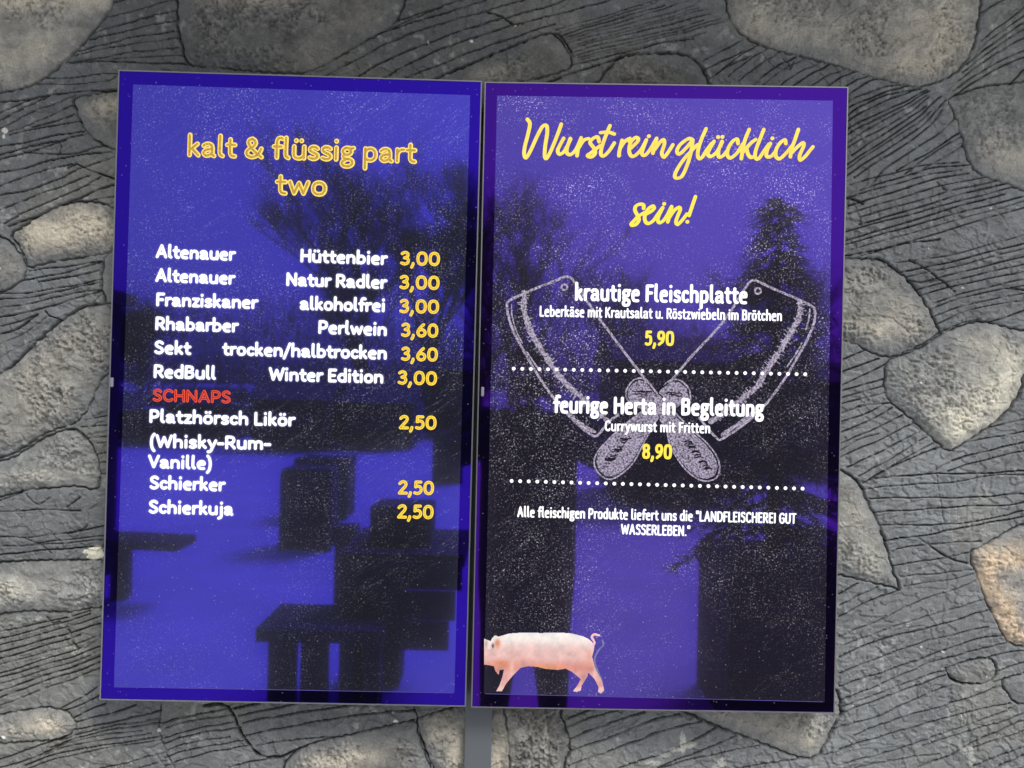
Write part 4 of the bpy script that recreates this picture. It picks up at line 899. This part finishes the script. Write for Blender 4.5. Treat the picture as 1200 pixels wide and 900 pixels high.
pc = pc * (1 - sstep(tt + .2 * (n1 - .5), .62, .95)[..., None]) + np.array((.80, .34, .28)) * sstep(tt + .2 * (n1 - .5), .62, .95)[..., None]
legs = sstep(py_, 783, 790); pc = pc * (1 - legs[..., None]) + np.array((.84, .42, .40)) * legs[..., None]
hoof = sstep(py_, 803, 808); pc = pc * (1 - hoof[..., None]) + np.array((.95, .62, .58)) * hoof[..., None]
def spot(x, y, rx, ry, c, a=1.0):
    global pc
    k = a * np.exp(-((((px_ - x) / rx) ** 2 + ((py_ - y) / ry) ** 2) ** 1.3)); pc = pc * (1 - k[..., None]) + np.array(c) * k[..., None]
spot(588, 777, 10, 4, (.86, .30, .12), .75); spot(583, 754, 4, 6, (.70, .28, .15), .95); spot(577.5, 757, 1.8, 3.2, (.05, .03, .05), .95); spot(570, 755, 2, 5, (.55, .22, .15), .7); spot(574, 762, 3, 1.6, (.35, .2, .22), .5)
spot(573, 758, 3, 6, (.95, .85, .85), .5); spot(612, 774, 6, 9, (.80, .40, .33), .45); spot(690, 768, 5, 6, (.85, .42, .33), .7); spot(672, 783, 8, 4, (.72, .30, .28), .5); spot(600, 785, 3, 10, (.93, .60, .52), .6); spot(640, 782, 22, 3.5, (.85, .36, .16), .6); spot(684, 793, 3, 8, (.72, .33, .33), .4)
spot(625, 760, 30, 6, (.90, .62, .58), .35); spot(655, 765, 12, 9, (.90, .60, .55), .3); spot(600, 765, 3, 14, (.86, .50, .44), .4); spot(697, 790, 2.5, 12, (.98, .72, .70), .5); spot(586, 800, 2, 8, (.97, .70, .64), .5); spot(677, 800, 2, 7, (.70, .30, .30), .4)
pc = np.clip(pc * (.74 + .50 * n1 + .16 * (n2 - .5))[..., None], 0, 1.1)
ii = np.arange(px_.size).reshape(px_.shape); qq = np.stack([ii[:-1, :-1], ii[1:, :-1], ii[1:, 1:], ii[:-1, 1:]], -1)[cm]
u, inv = np.unique(qq, return_inverse=True)
X, Z = on_plane(px_.ravel()[u], py_.ravel()[u], TY)
np_mesh("pig_picture", np.c_[X, np.full(len(u), TY), Z], inv.reshape(-1, 4), paint_lit("pig_pixels", .80), rdisp, False, pc.reshape(-1, 3)[u])
V2, F = join([rough_line([(694.5,757),(696.8,753.5),(695,749.5),(693.4,746.5),(696.2,743.4),(702.2,744.6)], 2.6, .15)]); flat("pig_tail", V2, F, lit("pig_tail_pixels", (.90, .52, .55), .95), rdisp, TY - .0003)
V2, F = join([rough_line([(706,750),(707,756),(703,760),(698,768),(697,776),(702,790),(706,800)], 2.0, .3)]); flat("pig_ghost_reflection", V2, F, lit("ghost_reflection", (.22, .22, .42), 1, .2, .45), rdisp, TY + .0006)  # the pig's offset reflection in the glass, drawn as a glowing line

# ---- the post between the displays
xl, zt = on_plane(545.5, 60, .05); xr, _ = on_plane(574.5, 60, .05); xb1, _ = on_plane(545.5, 900, .05); _, _ = on_plane(0, 0)
post = empty("mounting_post", ((xl + xr) / 2, .045, 0), "slim blue grey steel post between and below the two displays", "post")
mb = MB(); xm = (on_plane(544.5, 870, .04)[0] + on_plane(576, 870, .04)[0]) / 2; wd = on_plane(576, 870, .04)[0] - on_plane(544.5, 870, .04)[0]
tilt = Matrix.Rotation(0.0, 3, 'Y')
mb.box((xm, .050, (Z0 + .50) / 2), (wd, .020, Z0 + .50)); mb.build("post_bar", M_POST, post, .0015)
mb = MB(); mb.box((xm, .044, .006), (.14, .10, .012)); mb.build("foot_plate", M_POST, post, .001)
mb = MB()
for zz in (Z0 + .32, Z0 - .32):
    mb = MB(); mb.box((xm, .038, zz), (.62, .006, .05)); mb.build("cross_bracket", M_POST, post)

# ================================================================== THE YARD BEHIND THE PHOTOGRAPHER (seen in the glass)
gr = MB(); N = 40
me_pts = []
gxs = np.r_[np.linspace(-220, -12, 16), np.linspace(-10, 10, 41), np.linspace(12, 220, 16)]; gys = np.r_[np.linspace(.3, -10, 42), np.linspace(-11, -260, 30)]
A_, B_ = np.meshgrid(gxs, gys); hz = .035 * (fbm(A_, B_, .9, 3, 4) - .5) * (B_ < -.6) + .0
ii = np.arange(A_.size).reshape(A_.shape)
o = np_mesh("snowy_ground", np.stack([A_, B_, hz], -1).reshape(-1, 3), np.stack([ii[:-1, :-1], ii[1:, :-1], ii[1:, 1:], ii[:-1, 1:]], -1).reshape(-1, 4), M_SNOW, None, True)
tag(o, kind="structure")

def tree(base, height, spread, seed, label, depth=6, lean=0.0):
    r = random.Random(seed); t = MB(); c = MB()
    def grow(p, d, ln, rad, lev):
        n = 3 if lev < 3 else 2; q = p.copy(); dd = d.copy()
        for k in range(n):
            dd = (dd + Vector((r.uniform(-1, 1), r.uniform(-1, 1), r.uniform(-.3, .6))) * .16).normalized()
            q2 = q + dd * ln / n; r1 = rad * (1 - .3 * (k + 1) / n)
            (t if lev < 1 else c).bar(q, q2, rad * (1 - .3 * k / n), r1, 6 if lev < 2 else 3); q = q2
        if lev >= depth:
            for k in range(4):
                o_ = q - dd * ln * r.uniform(0, .9); u_ = (dd + Vector((r.uniform(-1, 1), r.uniform(-1, 1), r.uniform(-.5, .8))) * .9).normalized() * r.uniform(.25, .7)
                c.face([o_, o_ + u_, o_ + Vector((.010, 0, .010))])
            return
        kids = 3 if lev < 4 else 4
        for k in range(kids + (lev == 0) * 3):
            a = r.uniform(0, 6.28); tilt = r.uniform(.3, .85) * spread
            ax = Vector((math.cos(a), math.sin(a), 0)); nd = (dd + ax * tilt).normalized(); nd = (nd + Vector((0, 0, .22))).normalized()
            grow(q - dd * ln * r.uniform(0, .75 if lev == 0 else .6), nd, ln * r.uniform(.60, .86), rad * .56, lev + 1)
    e = empty("bare_tree", base, label, "tree", "bare winter trees across the yard")
    grow(Vector(base), Vector((lean, 0, 1)).normalized(), height * .30, height * .015, 0)
    t.build("trunk", M_BARK, e); c.build("crown", M_BARK, e)
for (px, d, h, sp, sd_, lab) in ((425, 30, 12.6, 1.15, 3, "tall bare tree with a wide fine crown mirrored beside the prices"), (505, 32, 13.0, 1.0, 8, "bare tree with a straight trunk mirrored near the gap"),
                                 (610, 29, 12.4, .9, 14, "dense bare tree mirrored under the script heading"), (735, 40, 10.5, 1.1, 21, "far small bare tree mirrored in the sausage menu"), (168, 30, 5.0, 1.1, 31, "low bushy bare tree mirrored at the edge of the drinks list"),
                                 (930, 27, 9.0, 1.1, 55, "broad bare tree mirrored behind the small fir"), (560, 36, 10.0, 1.0, 77, "slim bare tree mirrored behind the gap between displays")):
    b = mirrored(px, 452, d); tree((b.x, b.y, 0), h, sp, sd_, lab, 6 if px < 520 else 5)
# far wood: one mass of conifers
r = random.Random(4); mb = MB()
for k in range(24000):
    x = r.uniform(-36, 36); y = -r.uniform(41, 50)
    top = 3.6 + 2.4 * float(vnoise(np.array([x]), np.array([1.0]), .25, 7)[0]) + 1.6 * float(vnoise(np.array([x]), np.array([3.0]), .9, 9)[0])
    z = top * r.random() ** 1.25; p = Vector((x, y, z)); q = r.uniform(.06, .20)
    if r.random() < .6: mb.face([p, p + Vector((r.uniform(-q, q), 0, r.uniform(0, q * 2))), p + Vector((r.uniform(-q, q), .1, r.uniform(-q, q)))])
    else: mb.face([p, p + Vector((r.uniform(-.4, .4), 0, r.uniform(.5, 1.4))), p + Vector((.05, 0, 0))])
tag(mb.build("distant_wood", M_FIR, None), "dark tangle of bare wood at the far side of the snowy yard", "wood", kind="stuff")
def hut(cx, y, w, h, dep, label, rz=0.0):
    e = empty("market_hut", (cx, y, 0), label, "hut", "wooden market huts across the yard")
    mb = MB(); nb = 9
    for k in range(nb): mb.box((cx, y, .12 + (h - .3) * (k + .5) / nb), (w, dep, (h - .3) / nb - .012))
    mb.build("plank_wall", M_WOOD, e)
    mb = MB(); z = h - .16
    mb.face([(cx - w * .56, y + dep * .65, z), (cx + w * .56, y + dep * .65, z), (cx + w * .56, y, z + .42), (cx - w * .56, y, z + .42)])
    mb.face([(cx - w * .56, y, z + .42), (cx + w * .56, y, z + .42), (cx + w * .56, y - dep * .65, z), (cx - w * .56, y - dep * .65, z)])
    mb.face([(cx - w * .56, y + dep * .65, z - .06), (cx - w * .56, y, z + .36), (cx + w * .56, y, z + .36), (cx + w * .56, y + dep * .65, z - .06)])
    mb.build("roof", M_ROOF, e)
    mb = MB(); mb.box((cx, y + dep / 2 + .03, h * .48), (w * .7, .05, h * .34)); mb.build("shutter", M_BLACK, e)
    mb = MB(); mb.box((cx, y + dep / 2 + .18, h * .30), (w * .8, .34, .05)); mb.build("counter", M_WOOD, e)
for (xa, xb, d, h, lab) in ((144, 187, 19, 1.0, "lowest small market stall at the end of the row"), (215, 283, 19.4, 1.15, "low dark market stall second from the end of the row"), (311, 396, 18.6, 1.35, "long low market stall in the middle of the row"), (404, 490, 19.5, 1.3, "low market stall beside the long one"), (500, 560, 24, 2.2, "market hut with the tallest roof of the row"),
                            (712, 848, 11.5, 2.15, "nearest dark market hut beside the photographer"), (860, 1000, 16, 2.0, "market hut partly behind the small fir")):
    a = mirrored(xa, 452, d); b = mirrored(xb, 452, d); hut((a.x + b.x) / 2, a.y, b.x - a.x, h, 2.0, lab)
def planter(px0, px1, ytop, ybot, d, label):
    a = mirrored(px0, ybot, d); b = mirrored(px1, ytop, d); h = max(b.z, .3); w = b.x - a.x; cx = (a.x + b.x) / 2; y = a.y - w / 2
    e = empty("wooden_bin", (cx, y, 0), label, "bin")
    mb = MB(); nb = 6
    for k in range(nb):
        mb.box((cx, y, h * (k + .5) / nb), (w * .94, w * .94, h / nb - .01))
    mb.build("slat_body", M_WOOD, e)
    mb = MB(); mb.box((cx, y, h + .02), (w, w, .04)); mb.build("top_board", M_WOOD, e)
    for sx in (-1, 1):
        mb = MB(); mb.box((cx + sx * w * .46, y + w * .46, h / 2), (.06, .06, h)); mb.build("corner_post", M_WOOD, e)
planter(328, 388, 556, 647, 7.3, "square wooden bin standing alone in the snow"); planter(343, 407, 543, 612, 9.0, "taller wooden bin just behind the square one"); planter(507, 542, 510, 566, 12.5, "distant wooden bin near the tallest hut")
def bench(x0, x1, y, dep, ztop, label, legs, name="log_bench", slant=0.0):
    e = empty(name, ((x0 + x1) / 2, y, 0), label, "bench" if ztop < .6 else "table")
    for k in range(4):
        mb = MB(); yy = y + dep * (k - 1.5) / 4
        mb.box(((x0 + x1) / 2, yy, ztop - .03), (x1 - x0, dep / 4 - .012, .06), slant); mb.build("top_plank", M_WOOD, e)
    for lx in legs:
        mb = MB(); mb.box((lx, y, (ztop - .06) / 2), (.11, dep * .3, ztop - .06)); mb.build("leg", M_WOOD, e)
a = mirrored(315, 745, 3.75); b = mirrored(455, 745, 3.75)
bench(a.x, b.x, a.y, .42, .47, "low plank bench with thick square legs close behind the photographer", [mirrored(329, 745, 3.7).x, mirrored(367, 745, 3.7).x, mirrored(412, 745, 3.7).x, mirrored(432, 745, 3.7).x])
a = mirrored(412, 660, 4.2); b = mirrored(548, 660, 4.2)
bench(a.x, b.x, a.y, .7, .76, "wooden table with a box on it beside the low bench", [mirrored(430, 660, 4.2).x, mirrored(462, 660, 4.2).x], "plank_table")
e = None
tb_ = bpy.data.objects['plank_table']
for k in range(3):
    mb = MB(); mb.box((mirrored(478, 660, 4.2).x, a.y + .36, .66 - .15 * k), (b.x - a.x - .06 * k, .03, .14)); mb.build('apron_board', M_WOOD, tb_)
a = mirrored(438, 650, 4.2); b = mirrored(508, 590, 4.2)
mb = MB(); mb.box(((a.x + b.x) / 2, a.y, .76 + (b.z - .76) / 2), (b.x - a.x, .3, b.z - .76)); o = mb.build("wooden_box", M_WOOD, None, .01); tag(o, "closed dark box standing on the plank table", "box")
a = mirrored(396, 655, 5.2); b = mirrored(413, 655, 5.2)
mb = MB(); mb.box(((a.x + b.x) / 2, a.y, .32), (.12, .12, .64)); mb.box(((a.x + b.x) / 2, a.y, .60), (.16, .16, .10)); tag(mb.build("short_post", M_WOOD, None), "short squared wooden post next to the plank table", "post")
a = mirrored(60, 640, 5.6); b = mirrored(222, 640, 5.6)
bench(a.x, b.x, a.y, .34, .46, "long plank bench running out of view at the drinks list side", [mirrored(85, 640, 5.6).x, mirrored(143, 640, 5.6).x], slant=.10)
a = mirrored(112, 600, 6.2)
mb = MB(); mb.box((a.x - .12, a.y, 1.1), (.42, .3, 2.2)); mb.box((a.x - .12, a.y, 2.25), (.6, .45, .1)); tag(mb.build("wooden_pillar", M_WOOD, None), "broad wooden pillar with a capping board by the long bench", "pillar")

# small fir in a tall wooden tub
tb = mirrored(905, 640, 3.95)
e = empty("planted_fir", (tb.x, tb.y, 0), "small fir growing out of a tall square wooden tub", "tree")
w = .60; mb = MB(); zt_ = .80
for k in range(6): mb.box((tb.x, tb.y, zt_ * (k + .5) / 6), (w, w, zt_ / 6 - .01))
mb.build("tub", M_WOOD, e)
mb = MB(); mb.bar((tb.x, tb.y, .75), (tb.x, tb.y, 2.62), .04, .01, 8); mb.build("trunk", M_BARK, e)
r = random.Random(12); mb = MB()
for k in range(170):
    f = r.random() ** .85; z = .84 + 1.80 * f; ln = (.68 * (1 - f) + .02) * r.uniform(.35, 1.3); a = r.uniform(0, 6.283)
    p = Vector((tb.x, tb.y, z)); d = Vector((math.cos(a), math.sin(a), -.22 - .1 * (1 - f)))
    q = p + d * ln; mb.bar(p, q, .006, .002, 3)
    for m in range(int(16 * ln / .5) + 3):
        s_ = r.uniform(.15, 1); c0 = p + d * ln * s_; sd2 = Vector((-math.sin(a), math.cos(a), 0)) * r.choice([-1, 1])
        tip = c0 + (sd2 * .8 + d * .7 + Vector((0, 0, -.15))).normalized() * (.13 * (1.15 - s_) + .05)
        tip += Vector((r.uniform(-.03, .03), r.uniform(-.03, .03), r.uniform(-.05, .03))); mb.bar(c0, tip, .008, .002, 3)
mb.build("needle_branches", M_FIR, e)

# the photographer: one continuous body, phone held up in both hands
def skin_figure(name, joints, edges, mat, parent, root=0, sub=2):
    me = bpy.data.meshes.new(name); me.from_pydata([tuple(Vector(j[0]) - parent.location) for j in joints], edges, []); me.update()
    o = link_mesh(name, me, mat, parent)
    m = o.modifiers.new("skin", 'SKIN'); m.use_smooth_shade = True
    for i, v in enumerate(me.skin_vertices[0].data):
        rr = joints[i][1]; v.radius = rr if isinstance(rr, tuple) else (rr, rr); v.use_root = (i == root)
    o.modifiers.new("sub", 'SUBSURF').levels = sub; o.modifiers["sub"].render_levels = sub
    return o
fx, fy = CX + .095, -1.78
per = empty("person", (fx, fy, 0), "standing person in a long dark coat and knit cap, holding up a phone", "person")
J = [((fx, fy, .72), (.225, .15)), ((fx, fy, 1.12), (.215, .14)), ((fx, fy + .01, 1.40), (.21, .13)), ((fx, fy + .01, 1.47), (.09, .08)), ((fx, fy + .03, 1.55), (.055, .055))]
E_ = [(0, 1), (1, 2), (2, 3), (3, 4)]
for sx in (-1, 1):
    b = len(J)
    J += [((fx + sx * .20, fy + .01, 1.47), .085), ((fx + sx * .32, fy + .08, 1.33), .08), ((fx + sx * .17, fy + .21, 1.40), .06), ((fx + sx * .085, fy + .28, 1.53), .034)]
    E_ += [(2, b), (b, b + 1), (b + 1, b + 2), (b + 2, b + 3)]
for sx in (-1, 1):
    b = len(J)
    J += [((fx + sx * .10, fy, .62), .10), ((fx + sx * .115, fy + .01, .42), .075), ((fx + sx * .13, fy - .02, .12), .052), ((fx + sx * .14, fy + .14, .06), .045)]
    E_ += [(0, b), (b, b + 1), (b + 1, b + 2), (b + 2, b + 3)]
skin_figure("body", J, E_, M_COAT, per)
bm = bmesh.new(); bmesh.ops.create_uvsphere(bm, u_segments=24, v_segments=16, radius=1)
for v in bm.verts:
    x, y, z = v.co; jaw = 1 - .28 * max(0, -z) ; v.co = (x * .078 * jaw, y * .098 * (1 - .1 * max(0, -z)) + (.012 if z < -.2 and y > 0 else 0), z * .122)
    if abs(x) < .22 and y > .75 and -.35 < z < .15: v.co.y += .018 * (1 - abs(x) / .22)
for f in bm.faces: f.smooth = True
me = bpy.data.meshes.new("head"); bm.to_mesh(me); bm.free(); hd = link_mesh("head", me, M_SKIN, per); hd.location = (0, .05, 1.665)
bm = bmesh.new(); bmesh.ops.create_uvsphere(bm, u_segments=24, v_segments=12, radius=1)
bmesh.ops.delete(bm, geom=[v for v in bm.verts if v.co.z < -.12], context='VERTS')
for v in bm.verts: v.co = (v.co.x * .088, v.co.y * .108 - .008, v.co.z * .10 + .03)
for f in bm.faces: f.smooth = True
me = bpy.data.meshes.new("knit_cap"); bm.to_mesh(me); bm.free(); cp = link_mesh("knit_cap", me, M_HAIR, per); cp.location = (0, .05, 1.675)
for sx in (-1, 1):
    hx, hy, hz_ = fx + sx * .085, fy + .29, 1.545
    JJ = [((hx, hy - .01, hz_ - .01), .022), ((hx - sx * .008, hy + .02, hz_ + .035), (.028, .014))]; EE = [(0, 1)]
    for k in range(4):
        b = len(JJ); zz = hz_ + .015 + .019 * k
        JJ += [((hx - sx * .004, hy + .045, zz), .008), ((hx - sx * .018, hy + .062, zz + .002), .0075), ((hx - sx * (.034 + .004 * (k % 2)), hy + .066, zz + .003), .0065)]
        EE += [(1, b), (b, b + 1), (b + 1, b + 2)]
    b = len(JJ); JJ += [((hx - sx * .015, hy + .015, hz_ + .03), .010), ((hx - sx * .035, hy + .028, hz_ + .045), .008)]; EE += [(0, b), (b, b + 1)]
    skin_figure("hand", JJ, EE, M_SKIN, per, 1, 1)
mb = MB(); mb.box((fx - .0, CY - .032, CZ - .0), (.150, .009, .075)); o = mb.build("phone", M_BLACK, None, .004); tag(o, "black phone held sideways in the photographer's hands", "phone")

# ---- unseen eave added above the wall to shade its top
e = empty("shade_eave", (0, 0, Z0 + 1.22), "unseen dark board eave added to shade the top of the rock wall", "eave")
mb = MB(); mb.box((0, -.12, Z0 + 1.26), (5.4, .74, .05)); mb.build("shade_board", M_WOOD, e)
mb = MB(); mb.box((0, -.505, Z0 + 1.27), (5.4, .03, .14)); mb.build("shade_edge_board", M_WOOD, e)
